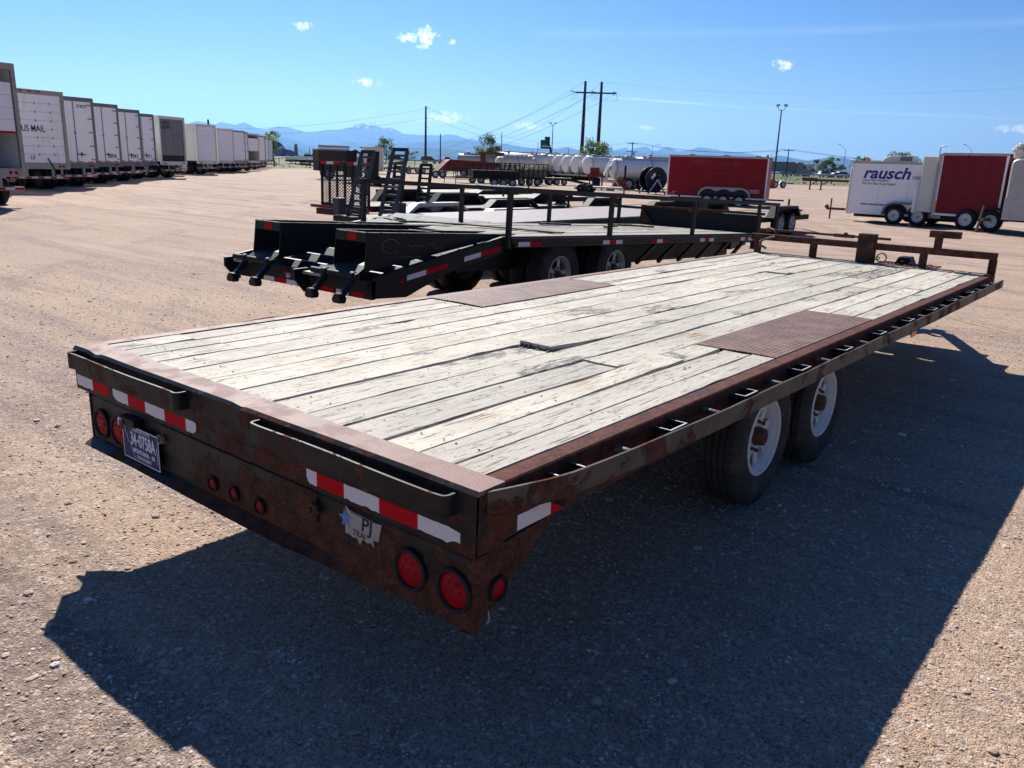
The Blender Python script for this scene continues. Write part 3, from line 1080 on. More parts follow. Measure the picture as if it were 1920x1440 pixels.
# tread plates over the wheels
for (x0, x1, y0, y1) in PLATES:
    b = MB()
    nn = 14
    ys = np.linspace(y0, y1, nn)
    xs_ = np.linspace(x0 + (.004 if x0 > -1 else 0), x1 - (0 if x0 > -1 else .004), 6)
    P = [(x, y, H + .003 + .003 * math.sin(y * 4 + x * 9) * math.sin((x - x0) / (x1 - x0) * 3.1)) for y in ys for x in xs_]
    b.add(P, [(i * 6 + j, i * 6 + j + 1, (i + 1) * 6 + j + 1, (i + 1) * 6 + j) for i in range(nn - 1) for j in range(5)], True)
    b.box(x0 + .004, x1 - .004, y0, y1, H - .006, H - .001)
    b.build('tread_plate', 'diamond_rust', ft)

# steel edging of the deck: rear header, side channels, front channel
b = MB()
nn = 90
for (xa, xb) in ((-TW, 0),):
    xs_ = np.linspace(xa, xb, nn)
    drop = .0025 * vnoise(xs_ * 3, xs_ * 0, 3) - .012 * np.exp(-((xs_ + 2.38) / .045) ** 2) - .006 * np.exp(-((xs_ + 1.2) / .03) ** 2)
    prof = [(.125, H - .012), (.125, H + .002), (.012, H + .002), (.0, H - .010), (.0, .742), (.008, .742), (.010, H - .014)]
    P = [(x, py, pz + (drop[i] if pz > H - .012 and py < .05 else 0) - (0)) for i, x in enumerate(xs_) for (py, pz) in prof]
    k = len(prof)
    b.add(P, [(i * k + q, i * k + (q + 1) % k, (i + 1) * k + (q + 1) % k, (i + 1) * k + q) for i in range(nn - 1) for q in range(k)])
    b.add(P[:k], [tuple(range(k))])
    b.add(P[-k:], [tuple(range(k))[::-1]])
hd = b.build('rear_header', 'deck_rust', ft)
hd.data.materials.append(M['rear_paint'])
for p in hd.data.polygons:
    if p.normal.y < -.5 or p.normal.z < -.5:
        p.material_index = 1
b = MB().box(-TW, 0, .0, .008, .672, .7415).box(-TW, 0, .0085, .07, .672, .680)
b.build('rear_face', 'rear_paint', ft, .002)
for s_, xo in ((1, 0.0), (-1, -TW)):
    b = MB()
    xi = xo - s_ * .072
    b.prism([(xi, H - .003), (xi, H + .001), (xo - s_ * .006, H + .001), (xo, H - .004), (xo, .700), (xo - s_ * .05, .700), (xo - s_ * .05, .708), (xo - s_ * .008, .708), (xo - s_ * .008, H - .009), (xi, H - .009)], 'y', .1256, TL)
    o = b.build('side_channel', 'deck_rust', ft)
    o.data.materials.append(M['side_rust'])
    for p in o.data.polygons:
        if abs(p.normal.x) > .7 or p.normal.z < -.5:
            p.material_index = 1
    MB().box(xo - s_ * .008, xo, .0005, .125, .672, .8675).build('corner_plate', 'rear_paint', ft)
b = MB().box(XL - .01, XR + .01, TL - .06, TL, .70, H + .004)
b.build('front_channel', 'bulkhead', ft, .003)

# rub rails round the deck: rear straps bent in at their ends, side rail on pockets and spools


def strap(pts, z0, z1, th=.009):
    """flat bar on edge following pts (x, y)"""
    b = MB()
    n = len(pts)
    L, Rr = [], []
    for i, p in enumerate(pts):
        a, c_ = Vector(pts[max(i - 1, 0)]), Vector(pts[min(i + 1, n - 1)])
        d = (c_ - a).normalized()
        nn_ = Vector((-d.y, d.x)) * th / 2
        L.append(Vector(p) + nn_)
        Rr.append(Vector(p) - nn_)
    vs_ = []
    for i in range(n):
        za, zb = (z0[i], z1[i]) if isinstance(z0, (list, tuple, np.ndarray)) else (z0, z1)
        vs_ += [(L[i].x, L[i].y, za), (Rr[i].x, Rr[i].y, za), (Rr[i].x, Rr[i].y, zb), (L[i].x, L[i].y, zb)]
    fs = [(i * 4 + q, i * 4 + (q + 1) % 4, (i + 1) * 4 + (q + 1) % 4, (i + 1) * 4 + q) for i in range(n - 1) for q in range(4)]
    fs += [(3, 2, 1, 0), tuple((n - 1) * 4 + q for q in range(4))]
    b.add(vs_, fs)
    return b


def edge_wear(b, mtn):
    pass


M['worn_sunlit_edge'] = paint('worn_sunlit_edge', (.62, .57, .53), .42, .5, (.30, .2, .16), 12, .6, .8)  # bare worn steel, with the sun's highlight put into its pale colour


def rail_obj(pts, z0, z1, mtn, name='rub_rail', th=.009):
    o = strap(pts, z0, z1, th).build(name, mtn, ft)
    o.data.materials.append(M['worn_sunlit_edge'])
    for p in o.data.polygons:
        if p.normal.z > .6:
            p.material_index = 1
    return o


def loop_pts(xa, xb, off, r_=.02):
    pts = [(xa, -.001), (xa, -off + r_)]
    for k in range(1, 5):
        a = k * math.pi / 2 / 4
        pts.append((xa + r_ - r_ * math.cos(a), -off + r_ - r_ * math.sin(a)))
    for k in range(1, 24):
        x = xa + r_ + (xb - xa - 2 * r_) * k / 24
        pts.append((x, -off + .004 * math.sin(x * 7)))
    for k in range(0, 5):
        a = k * math.pi / 2 / 4
        pts.append((xb - r_ + r_ * math.sin(a), -off + r_ - r_ * math.cos(a)))
    pts.append((xb, -.001))
    return pts


rail_obj(loop_pts(-2.548, -1.565, .047), .790, .864, 'rail_paint')
rail_obj(loop_pts(-1.055, -.082, .047), .794, .862, 'rail_paint')
pts = [(.003, .04), (.03, .12), (.066, .25), (.082, .36)] + [(.084 + .0025 * math.sin(k * 1.3), .36 + k * (TL - .42) / 40) for k in range(1, 41)]
zr = np.array([.034 * math.exp(-(p[1] / .8) ** 2) for p in pts])
rail_obj(pts, list(.766 + zr), list(.842 + zr), 'rail_grey')
pts = [(-TW - .003, .04), (-TW - .03, .12), (-TW - .07, .25), (-TW - .084, .36), (-TW - .084, TL - .05)]
rail_obj(pts, .772, .838, 'rail_paint')


def pocket(y, s_=1, xo=0.0):
    """stake pocket: open rectangular steel socket between channel and rail"""
    x0, x1 = xo, xo + s_ * .074
    b = MB()
    zt, zb, t_ = .852, .755, .007
    w_ = .058
    b.box(x0 + s_ * .001, x1, y - w_ - t_, y - w_, zb, zt)
    b.box(x0 + s_ * .001, x1, y + w_, y + w_ + t_, zb, zt)
    b.box(x1 - s_ * t_, x1, y - w_ + .0005, y + w_ - .0005, zb, zt)
    o = b.build('stake_pocket', 'rail_paint', ft)
    o.data.materials.append(M['worn_sunlit_edge'])
    for p in o.data.polygons:
        if p.normal.z > .6:
            p.material_index = 1


def spool(y, s_=1, xo=0.0):
    b = MB()
    b.tube([(xo + s_ * .001, y, .832), (xo + s_ * .079, y, .830)], .014, 12)
    b.build('pipe_spool', 'steel_worn', ft)


for s_, xo in ((1, 0.0), (-1, -TW)):
    y = .40
    while y < TL - .15:
        if xo == 0 or y < 2:
            pocket(y, s_, xo)
            if y + .33 < TL:
                spool(y + .335, s_, xo)
        y += .665

# bumper plate under the header, with its bent lip and end gussets
b = MB()
nn = 60
xs_ = np.linspace(-2.46, -.012, nn)
zb = .432 - .03 * np.exp(-((xs_ + .52) / .16) ** 2) + .004 * vnoise(xs_ * 4, xs_ * 0, 8)
lipy = -.004 - .045 * sstep(-xs_, .5, .9)
P = []
for i, x in enumerate(xs_):
    P += [(x, .014, .6715), (x, .006, .66), (x, .004, zb[i] + .03), (x, .0 + lipy[i], zb[i]), (x, .012 + lipy[i], zb[i] - .003), (x, .016, zb[i] + .03), (x, .02, .66)]
k = 7
b.add(P, [(i * k + q, i * k + (q + 1) % k, (i + 1) * k + (q + 1) % k, (i + 1) * k + q) for i in range(nn - 1) for q in range(k)])
b.add(P[:k], [tuple(range(k))])
b.add(P[-k:], [tuple(range(k))[::-1]])
bp = b.build('bumper_plate', 'rear_plate', ft)
bp.data.materials.append(M['frame_dark'])
for p in bp.data.polygons:
    if p.index % 7 in (3, 4) and p.index < (nn - 1) * 7:
        p.material_index = 1
b = MB().box(-1.80, -.735, -.004, .0035, .555, .668).box(-1.80, -.735, -.006, .003, .6685, .6715)
b.build('backing_strip', 'rear_plate', ft, .002)
for xo, s_ in ((-.0065, 1), (-2.4665, -1)):
    b = MB().prism([(.0, .422), (.045, .455), (.40, .6995), (.0, .6715), (0, .6715)][:4], 'x', xo - .005, xo + .005)
    b.prism([(.02, .430), (.0, .42), (.40, .690), (.40, .6995)], 'x', xo - s_ * .045, xo - s_ * .0055)
    b.build('gusset', 'rear_plate', ft)

# conspicuity tape, white and red with ragged peeled ends


def tape_y(x0, x1, z0, z1, col, seed=0, rag0=False, rag1=False, yy=-.0012, side=False):
    n = 10
    rs = random.Random(seed)
    topp, bot = [], []
    for i in range(n + 1):
        f_ = i / n
        x = x0 + (x1 - x0) * f_
        topp.append([x, z1 + rs.uniform(-.001, .001)])
        bot.append([x, z0 + rs.uniform(-.004, .0015) if seed else z0])
    if rag0:
        for q, dd in ((0, .35), (1, .22), (2, .1)):
            bot[q][1] += (z1 - z0) * dd * rs.uniform(.5, 1.3)
    if rag1:
        for q, dd in ((0, .35), (1, .25), (2, .1)):
            bot[-1 - q][1] += (z1 - z0) * dd * rs.uniform(.5, 1.3)
            topp[-1 - q][1] -= (z1 - z0) * dd * .3
    poly = bot + topp[::-1]
    b = MB()
    if side:
        b.prism(poly, 'x', yy, yy + .0012)
    else:
        b.prism(poly, 'y', yy, yy + .0012)
    return b.build('reflective_tape', 'tape_' + col, ft)


TZ0, TZ1 = .694, .744
for q, (a, b_, c_) in enumerate([(-2.575, -2.415, 'white'), (-2.415, -2.25, 'red'), (-2.215, -2.075, 'white'), (-2.075, -1.92, 'red'), (-1.92, -1.757, 'white'), (-1.757, -1.587, 'red'), (-1.587, -1.51, 'white')]):
    tape_y(a, b_, TZ0, TZ1, c_, q + 1, rag0=q in (2,), rag1=q in (1, 6))
for q, (a, b_, c_) in enumerate([(-.79, -.734, 'white'), (-.734, -.589, 'red'), (-.589, -.415, 'white'), (-.415, -.238, 'red'), (-.238, -.061, 'white')]):
    tape_y(a, b_, TZ0, TZ1, c_, q + 20, rag0=q == 0, rag1=q == 4)
tape_y(.19, .36, .701, .752, 'white', 0, yy=.0005, side=True)
tape_y(.3605, .54, .701, .750, 'red', 0, yy=.0005, side=True)


def lamp(x, z, r_, y=.002, side=None, lens='lens_red'):
    """round light: rubber grommet ring with the lens set in it"""
    g_ = MB()
    prof = [(.0, r_ * 1.02), (-.004, r_ * 1.24), (-.012, r_ * 1.22), (-.014, r_ * 1.04), (-.006, r_ * 1.0), (.0, r_ * .99)]
    l_ = MB()
    lp = [(-.003, r_ * .995), (-.006, r_ * .9), (-.0105, r_ * .5), (-.012, .0005)]
    if side is None:
        g_.lathe(prof, 'y', (x, y, z), 32)
        l_.lathe(lp, 'y', (x, y, z), 32)
        for q in range(7) if r_ > .04 else ():
            a = q * math.pi / 3
            rr = r_ * .5 if q < 6 else 0
            l_.lathe([(-.010, r_ * .13), (-.0135, r_ * .09), (-.0145, .0005)], 'y', (x + rr * math.cos(a), y, z + rr * math.sin(a)), 10)
    else:
        g_.lathe([(-t_, q) for t_, q in prof], 'x', (side, x, z), 32)
        l_.lathe([(-t_, q) for t_, q in lp], 'x', (side, x, z), 32)
    go = g_.build('light', 'grommet', ft)
    l_.build('lens', lens, go)
    return go


for x in (-2.354, -2.187, -.27, -.081):
    lamp(x, .545, .058)
for x in (-1.403, -1.252, -1.081):
    lamp(x, .512, .026, y=.001)
lamp(.105, .540, .034, side=-.001)
# junction boxes / eye bolts either side of the number plate
for x in (-1.777, -.743):
    b = MB().lathe([(-.006, .020), (-.024, .022), (-.026, .014), (-.010, .012)], 'y', (x, 0, .612), 16)
    b.tube([(x, -.004, .612), (x, -.03, .612)], .006, 8)
    b.tube([(x + .03, -.004, .606), (x + .03, -.02, .606)], .007, 6)
    b.build('socket', 'steel_worn' if x < -1 else 'hub_rust', ft)
# loose wires below the right corner
b = MB()
b.tube([(.012, .05, .49), (.022, .045, .47), (.016, .04, .455), (.024, .05, .46)], .002, 5)
b.build('loose_wire', 'galv', ft)

# number plate
b = MB()
px0, px1, pz0, pz1, py_ = -2.100, -1.785, .460, .618, -.022
b.box(px0, px1, py_ - .0015, py_, pz0, pz1)
np_ = b.build('number_plate', 'plate_blue', ft, label='dark blue number plate with white lettering')
b = MB()
for (a0_, a1_, c0, c1) in ((px0, px1, pz1 - .004, pz1), (px0, px1, pz0, pz0 + .004), (px0, px0 + .004, pz0 + .0045, pz1 - .0045), (px1 - .004, px1, pz0 + .0045, pz1 - .0045)):
    b.box(a0_, a1_, py_ - .0032, py_ - .0018, c0, c1)
xm = px1 - .018
b.box(xm, xm + .0025, py_ - .003, py_ - .0018, pz0 + .03, pz1 - .05)
pp = [(px0 + .02, pz1 - .012), (px0 + .024, pz1 - .035), (px0 + .04, pz1 - .05), (px0 + .045, pz1 - .075), (px0 + .065, pz1 - .085), (px0 + .07, pz1 - .105), (px0 + .085, pz1 - .118), (px0 + .09, pz1 - .14), (px0 + .105, pz1 - .148)]
for a, c_ in zip(pp[:-1], pp[1:]):
    b.beam((a[0], py_ - .0025, a[1]), (c_[0], py_ - .0025, c_[1]), .0022, .001, up=(0, 1, 0))
b.build('plate_border', 'plate_white', np_)
FR = (math.pi / 2, 0, 0)
xc = (px0 + px1) / 2
text('TREASURE STATE', .021, (xc + .005, py_ - .002, pz1 - .014), FR, 'plate_white', np_, sx=.95)
text('34', .086, (xc - .063, py_ - .002, pz0 + .097), FR, 'plate_white', np_, sx=.62, bold=.0012)
text('0758A', .086, (xc + .055, py_ - .002, pz0 + .097), FR, 'plate_white', np_, sx=.62, bold=.0012)
MB().box(xc - .030, xc - .018, py_ - .003, py_ - .0018, pz0 + .092, pz0 + .102).build('plate_dash', 'plate_white', np_)
text('MONTANA - 10', .029, (xc + .022, py_ - .002, pz0 + .047), FR, 'plate_white', np_, sx=.92, bold=.0006)
text('PERMANENT', .024, (xc + .022, py_ - .002, pz0 + .020), FR, 'plate_white', np_, sx=.95)
b = MB().box(-2.09, -1.95, -.045, .0, .622, .655)
b.box(-2.075, -2.035, -.05, -.046, .600, .640)
b.build('plate_lamp', 'black', ft, .003)
MB().box(-2.088, -2.055, -.048, -.0455, .612, .648).build('plate_lamp_tab', 'cream', ft)

# remains of the maker's decal: blue star, grey field, partly torn
b = MB()
fld = [(-.585, .668), (-.560, .655), (-.405, .652), (-.418, .600), (-.420, .588), (-.448, .585), (-.440, .560), (-.458, .572), (-.474, .566), (-.500, .572), (-.512, .545), (-.524, .566), (-.548, .563), (-.572, .570), (-.585, .566), (-.588, .600), (-.572, .620)]
b.prism(fld, 'y', -.0006, .0022)
dc = b.build('maker_decal', 'decal_grey', ft, label='torn grey and blue sticker')
b = MB()
star = []
for q in range(10):
    a = math.pi / 2 + q * math.pi / 5 + .12
    rr = .036 if q % 2 == 0 else .014
    star.append((-.585 + rr * math.cos(a) * .95, .622 + rr * math.sin(a)))
b.prism(star, 'y', -.0018, -.0008)
b.build('star', 'decal_blue', dc)
text('PJ', .070, (-.478, -.001, .624), FR, 'ink', dc, sx=1.05, bold=.001, shear=.1)
text('TRAI', .032, (-.515, -.001, .583), FR, 'ink', dc, sx=.95)
for z in (.6515,):
    MB().box(-.555, -.425, -.0016, -.0008, z - .002, z + .0005).build('decal_line', 'ink', dc)

# undercarriage
for (x0, x1, y0, y1) in ((-.60, -.40, 2.405, 3.955), (-2.08, -2.0, 2.28, 4.0), (-.60, -.09, 2.33, 2.40), (-.60, -.09, 3.96, 4.03), (-2.50, -2.0, 2.29, 2.36), (-2.50, -2.0, 3.93, 3.99), (-1.20, -.70, 1.52, 1.72), (-.75, -.34, 1.86, 2.06), (-1.64, -1.37, 5.80, 6.05), (-1.85, -1.60, 5.5, 6.2), (-2.05, -1.8, 4.2, 5.0), (-2.06, -1.80, 1.4, 1.8)):
    MB().box(x0, x1, y0, y1, .822, .834).build('light_stop_plate', 'frame_dark', ft)  # unseen plates added under the deck gaps to stop sunlight leaking through
for x in (-.62, -1.97):
    b = MB().box(x - .05, x + .05, .06, TL - .02, .670, .680).box(x - .05, x + .05, .06, TL - .02, .47, .48).box(x - .005, x + .005, .06, TL - .02, .4805, .6695)
    b.build('main_beam', 'frame_dark', ft)
for q in range(12):
    y = .25 + q * .66
    MB().box(-TW + .055, -.055, y, y + .05, .7085 if q else .70, .80).build('cross_member', 'frame_dark', ft)
AX = (2.56, 3.50)
for y in AX:
    MB().tube([(-2.30, y, .38), (-.30, y, .38)], .045, 12).build('axle', 'frame_dark', ft)
for s_, xo in ((1, -.155), (-1, -TW + .155)):
    for q, y in enumerate(AX):
        wheel(ft, xo - s_ * .1175, y, .388, .388, .235, s_, zrot=.3 * q)
    MB().box(xo - s_ * .30, xo - s_ * .37, 2.2, 3.9, .50, .56).build('spring_hanger', 'frame_dark', ft, .004)
MB().box(.086, .092, 4.36, 4.48, .735, .77).build('side_marker', 'amber', ft)
# front: bulkhead rail, mast jack with shaft and crank, tongue
b = MB()
b.beam((-TW, 7.79, 1.062), (-.005, 7.79, 1.062), .06, .07)
b.build('bulkhead_rail', 'bulkhead', ft, .004)
for x in (-2.5, -1.84, -.68, -.035):
    MB().beam((x, 7.79, H + .004), (x, 7.79, 1.0265), .07, .06, up=(0, 1, 0)).build('post', 'bulkhead', ft, .003)
MB().box(-1.355, -1.175, 7.74, 7.85, .60, 1.19).build('jack_mast', 'bulkhead', ft, .006)
b = MB().beam((-.56, 7.79, 1.098), (-.56, 7.79, 1.27), .07, .06, up=(0, 1, 0))
b.box(-.65, -.36, 7.75, 7.83, 1.205, 1.275)
b.build('stand_bracket', 'bulkhead', ft, .003)
b = MB().tube([(-2.36, 7.76, 1.150), (-1.357, 7.76, 1.150)], .013, 8).tube([(-1.173, 7.76, 1.150), (-1.02, 7.76, 1.150)], .014, 8)
b.tube([(-1.62, 7.76, 1.150), (-1.40, 7.76, 1.150)], .02, 8).box(-1.51, -1.48, 7.74, 7.78, 1.13, 1.185)
sh = b.build('jack_shaft', 'bulkhead', ft)
b = MB()
b.tube([(-2.36, 7.76, 1.165), (-2.38, 7.76, 1.17), (-2.30, 7.72, 1.155), (-2.25, 7.70, 1.12), (-2.27, 7.68, 1.08), (-2.36, 7.66, 1.05), (-2.42, 7.65, 1.02), (-2.41, 7.64, .98), (-2.33, 7.63, .945)], .013, 10)
b.tube([(-2.40, 7.76, 1.15), (-2.34, 7.76, 1.15)], .026, 8)
b.build('crank_handle', 'steel_worn', sh)
b = MB()
b.beam((-.35, TL - .1, .58), (-1.2, 9.55, .58), .08, .15).beam((-2.24, TL - .1, .58), (-1.39, 9.55, .58), .08, .15)
b.box(-1.40, -1.19, 9.45, 9.62, .50, .66)
b.build('tongue', 'frame_dark', ft)
MB().box(-1.95, -.64, 7.86, 8.6, .657, .663).build('tongue_deck', 'bulkhead', ft)
MB().box(-1.34, -1.25, 9.62, 9.80, .52, .60).tube([(-1.295, 9.3, .02), (-1.295, 9.3, .66)], .05, 10).box(-1.40, -1.19, 9.2, 9.4, .0, .02).build('coupler', 'frame_dark', ft, .004)
b = MB().prism([(-1.02, .87), (-.83, .87), (-.87, .955), (-.98, .955)], 'y', 8.02, 8.2)
b.build('tool_box', 'black', ft, .004)
MB().box(-1.2, -.6, 7.92, 8.32, .855, .868).box(-.95, -.88, 8.1, 8.14, .6635, .8545).build('step_plate', 'bulkhead', ft)
b = MB()
for q in range(16):
    x = -1.32 + q * .045
    a = (q % 2) * math.pi / 2
    c_ = (x, 7.98 + .02 * math.sin(q * 1.7), .885 + .012 * math.sin(q * 2.3) + (.03 if q in (2, 3) else 0))
    ring = [(c_[0] + .028 * math.cos(t_), c_[1] + .015 * math.sin(t_) * math.cos(a), c_[2] + .015 * math.sin(t_) * math.sin(a)) for t_ in np.linspace(0, 2 * math.pi, 9)]
    b.tube(ring, .005, 5, False)
ring = [(-1.14 + .05 * math.cos(t_), 7.96, .93 + .05 * math.sin(t_)) for t_ in np.linspace(0, 2 * math.pi, 17)]
b.tube(ring, .007, 6, False)
b.build('safety_chain', 'black', ft)

# ------------------------------------------------------------------ black flatbed with rails and folded ramps, behind the front trailer
t2 = thing('flatbed_trailer', 'black flatbed trailer with side rails and two folded box ramps at its rear', 'trailer', (-4.537, 5.524, .089), rotx=-R(2.05))
t2.scale = (.95, .95, .95)
T2W, ZD = 2.54, .95
rs = np.random.default_rng(5)
e2 = np.linspace(-T2W + .09, -.09, 13)
for k in range(12):
    plank(e2[k], e2[k + 1], .02, 7.36, 900 + k * 17, top=ZD - .003, parent=t2, mtn='plank_old', step=.16)
for xo, s_ in ((0, 1), (-T2W, -1)):
    MB().box(xo, xo - s_ * .088, -.05, 7.4, ZD - .14, ZD).build('side_channel', 'black', t2, .004)
    MB().box(xo + s_ * .055, xo + s_ * .065, .05, 7.4, ZD - .085, ZD - .015).build('rub_rail', 'rail_paint', t2)
    for q in range(11):
        MB().box(xo + s_ * .001, xo + s_ * .054, .2 + q * .68, .26 + q * .68, ZD - .09, ZD - .02).build('stake_pocket', 'black', t2)
pst = {0: (0, 2.22, 4.7, 7.3), -T2W: (0, 1.98, 4.28, 6.6)}
for xo, s_ in ((0, 1), (-T2W, -1)):
    xx = xo + s_ * .035
    for y in pst[xo]:
        MB().beam((xx, y, ZD - .13 if xo == 0 else ZD), (xx, y, ZD + .5195), .055, .055, up=(0, 1, 0)).build('post', 'rail_dark', t2)
    MB().beam((xx, -.06, ZD + .55), (xx, 8.2 if xo == 0 else 7.3, ZD + .55), .06, .06).build('hand_rail', 'rail_dark', t2, .003)
MB().beam((.035, 8.15, ZD - .1), (.035, 8.15, ZD + .5195), .05, .05, up=(0, 1, 0)).build('post', 'rail_dark', t2)
# front wall
MB().box(-T2W, .03, 7.42, 7.47, ZD - .16, ZD + .33).build('front_wall', 'black2', t2, .004)
MB().beam((-T2W - .02, 7.44, ZD + .36), (.09, 7.44, ZD + .36), .06, .05).build('wall_cap', 'bulkhead', t2, .003)
MB().prism([(-T2W - .01, ZD + .0), (-T2W + .34, ZD + .0), (-T2W + .02, ZD + .33)], 'y', 7.36, 7.40).build('wall_brace', 'bulkhead', t2)
for x in (-2.35, -.1):
    MB().box(x - .04, x + .04, 7.475, 7.53, ZD - .3, ZD + .3).build('wall_post', 'bulkhead', t2)
MB().box(-1.5, -1.3, 8.3, 8.5, .35, 1.25).build('jack', 'black', t2, .01)
MB().tube([(-1.55, 8.35, .95), (-1.6, 8.35, 1.2), (-1.75, 8.35, 1.25), (-1.95, 8.35, 1.25)], .03, 8).build('jack_handle', 'black', t2)
for x0, x1 in ((-.5, -1.2), (-2.0, -1.35)):
    MB().beam((x0, 7.3, .7), (x1, 9.6, .7), .1, .18).build('tongue_beam', 'black2', t2)
# beams, wheels
for x in (-.62, -1.92):
    MB().box(x - .06, x + .06, -.1, 7.4, .48, .78).build('main_beam', 'black', t2)
for q in range(11):
    MB().box(-T2W + .1, -.1, .2 + q * .68, .25 + q * .68, .785, ZD - .045).build('cross_member', 'black', t2)
for q in range(6):
    MB().beam((-.13, 3.3 + q * .66, .52), (-.13, 3.85 + q * .66, ZD - .15), .05, .05).build('brace', 'black', t2)
for y in (1.36, 2.75):
    for s_, xs2 in ((1, (-.27, -.56)), (-1, (-T2W + .27, -T2W + .56))):
        for q, xx in enumerate(xs2):
            wheel(t2, xx, y, .37 + .0358 * y, .463, .25, s_, 'galv', detail=(s_ == 1 and q == 0), rim=.235, spokes=5)
    MB().tube([(-2.1, y, .37 + .0358 * y), (-.4, y, .37 + .0358 * y)], .06, 10).build('axle', 'black', t2)
# tape along the near side
for y, cols in ((.16, 'wr'), (2.02, 'wrw'), (3.35, 'rwr'), (4.95, 'wrw'), (6.55, 'wrw')):
    for q, c_ in enumerate(cols):
        l_ = .23 if len(cols) == 2 else .17
        MB().box(.066, .068, y + q * l_, y + (q + 1) * l_ - .002, ZD - .115, ZD - .06).build('reflective_tape', 'tape_white' if c_ == 'w' else 'tape_red', t2)
MB().box(.0005, .0655, .1, 7.3, ZD - .125, ZD - .09).build('tape_bar', 'black', t2)
# dovetail
for xo, s_ in ((0, 1), (-T2W, -1)):
    MB().prism([(-2.06, .34), (-2.12, .46), (-2.05, .56), (-.05, ZD - .002), (-.0505, ZD - .20), (-1.0, .55), (-1.6, .33)], 'x', xo, xo - s_ * .05).build('dovetail_beam', 'black', t2, .004)
for y, z in ((-1.30, .565), (-.42, .735)):
    MB().prism([(y - .30, z - .06), (y - .02, z - .01), (y - .02, z + .045), (y - .30, z - .005)], 'x', .001, .0025).build('reflective_tape', 'tape_white', t2)
    MB().prism([(y - .017, z - .01), (y + .32, z + .05), (y + .32, z + .105), (y - .017, z + .045)], 'x', .001, .0025).build('reflective_tape', 'tape_red', t2)
MB().lathe([(0, .03), (.008, .028), (.012, .0005)], 'x', (.001, -1.68, .50), 16).build('side_marker', 'lens_red', t2)
for q in range(7):
    y = -1.95 + q * .28
    z = .50 + (q * .28 + .1) * .21
    MB().prism([(y, z - .02), (y + .01, z - .02), (y + .12, z + .055), (y + .11, z + .055)], 'x', -T2W + .052, -.052).build('grip_slat', 'black2', t2)
MB().prism([(-2.0, .38), (-2.0, .44), (-.1, .84), (-.1, .78)], 'x', -T2W + .3, -.3).build('dovetail_pan', 'black', t2)


def box_ramp(x0, x1):
    r_ = MB()
    side_poly = [(-2.10, .60), (-2.06, .995), (.30, .965), (-.05, .925)]
    r_.prism(side_poly, 'x', x0, x0 + .012).prism(side_poly, 'x', x1 - .012, x1)
    r_.box(x0 + .0125, x1 - .0125, -1.0, -.988, .80, .985)
    ro = r_.build('ramp', 'black', t2)
    ro.data.materials.append(M['worn_sunlit_edge'])
    e = MB()
    for xa in (x0, x1 - .03):
        e.prism([(-2.062, .9955), (-2.062, 1.002), (.30, .972), (.30, .9655)], 'x', xa, xa + .03)
    e.box(x0 + .0305, x1 - .0305, -2.06, -2.03, .994, 1.0).box(x0 + .0305, x1 - .0305, -1.0, -.97, .985, .990)
    e.build('ramp_flange', 'steel_worn', ro)
    MB().box(x0 + .0125, x1 - .0125, -2.072, -2.06, .90, .994).build('ramp_end', 'black2', ro)
    MB().box(x0 + .20, x0 + .34, -2.0745, -2.0725, .915, .978).build('reflective_tape', 'tape_red', ro)
    MB().prism([(-2.18, .585), (-2.06, .665), (-1.9, .70), (-1.9, .685)], 'x', x0 + .013, x1 - .013).build('ramp_toe', 'black', ro)
    MB().tube([(x0 - .22, -2.20, .565), (x1 + .02, -2.20, .565)], .032, 10).build('hinge_pipe', 'black2', ro)
    for xx in (x0 - .0, x1 - .06):
        MB().tube([(xx - .035, -2.20, .565), (xx + .035, -2.20, .565)], .045, 12).build('hinge_collar', 'black2', ro)
        f = MB()
        f.beam((xx, -2.19, .53), (xx - .02, -2.34, .36), .07, .06)
        f.prism([(xx - .075, .30), (xx + .04, .30), (xx + .055, .345), (xx + .02, .40), (xx - .05, .40), (xx - .09, .34)], 'y', -2.40, -2.31)
        f.build('ramp_foot', 'black', ro, .01)


box_ramp(-.60, -.10)
box_ramp(-2.05, -1.55)
b = MB().box(-2.36, .0, -2.09, -2.03, .33, .52)
b.build('rear_beam', 'black2', t2, .004)
for x0, x1 in ((-2.30, -2.08), (-.98, -.66)):
    MB().box(x0, x1, -2.20, -2.092, .50, .53).build('step_plate', 'grey_frame', t2)
for x in (-2.34, -1.02):
    MB().prism([(-2.3, .55), (-2.12, .56), (-2.095, .30), (-2.16, .30), (-2.3, .45)], 'x', x, x + .03).build('end_plate', 'black', t2)
for q, x in enumerate((-1.85, -1.62, -1.42, -.80, -.55, -.30)):
    MB().box(x, x + .2, -2.0935, -2.0915, .335, .385).build('reflective_tape', 'tape_red' if q % 2 else 'tape_white', t2)
for x in (-1.42, -1.30, -1.16):
    MB().lathe([(0, .036), (-.008, .034), (-.012, .0005)], 'y', (x, -2.092, .465), 14).build('lens', 'lens_red', t2)
MB().lathe([(0, .03), (-.03, .03), (-.03, .0005)], 'y', (-1.36, -2.092, .435), 12).build('plug_socket', 'galv', t2)
# chalk scrawl on the near ramp side
b = MB()
for (y, z, r_) in ((-1.75, .86, .09),):
    pts = [(-.0985, y + r_ * 1.3 * math.cos(a), z + r_ * .8 * math.sin(a)) for a in np.linspace(.3, 5.8, 22)]
    b.tube(pts, .0022, 4)
for (y0, y1, z) in ((-1.5, -1.25, .86), (-1.2, -1.1, .87), (-1.62, -1.3, .74), (-1.1, -.95, .83)):
    b.tube([(-.0985, y0 + (y1 - y0) * f_, z + .012 * math.sin(f_ * 19)) for f_ in np.linspace(0, 1, 12)], .0018, 4)
b.build('chalk_mark', 'grey_frame', t2)

# things lying on its deck


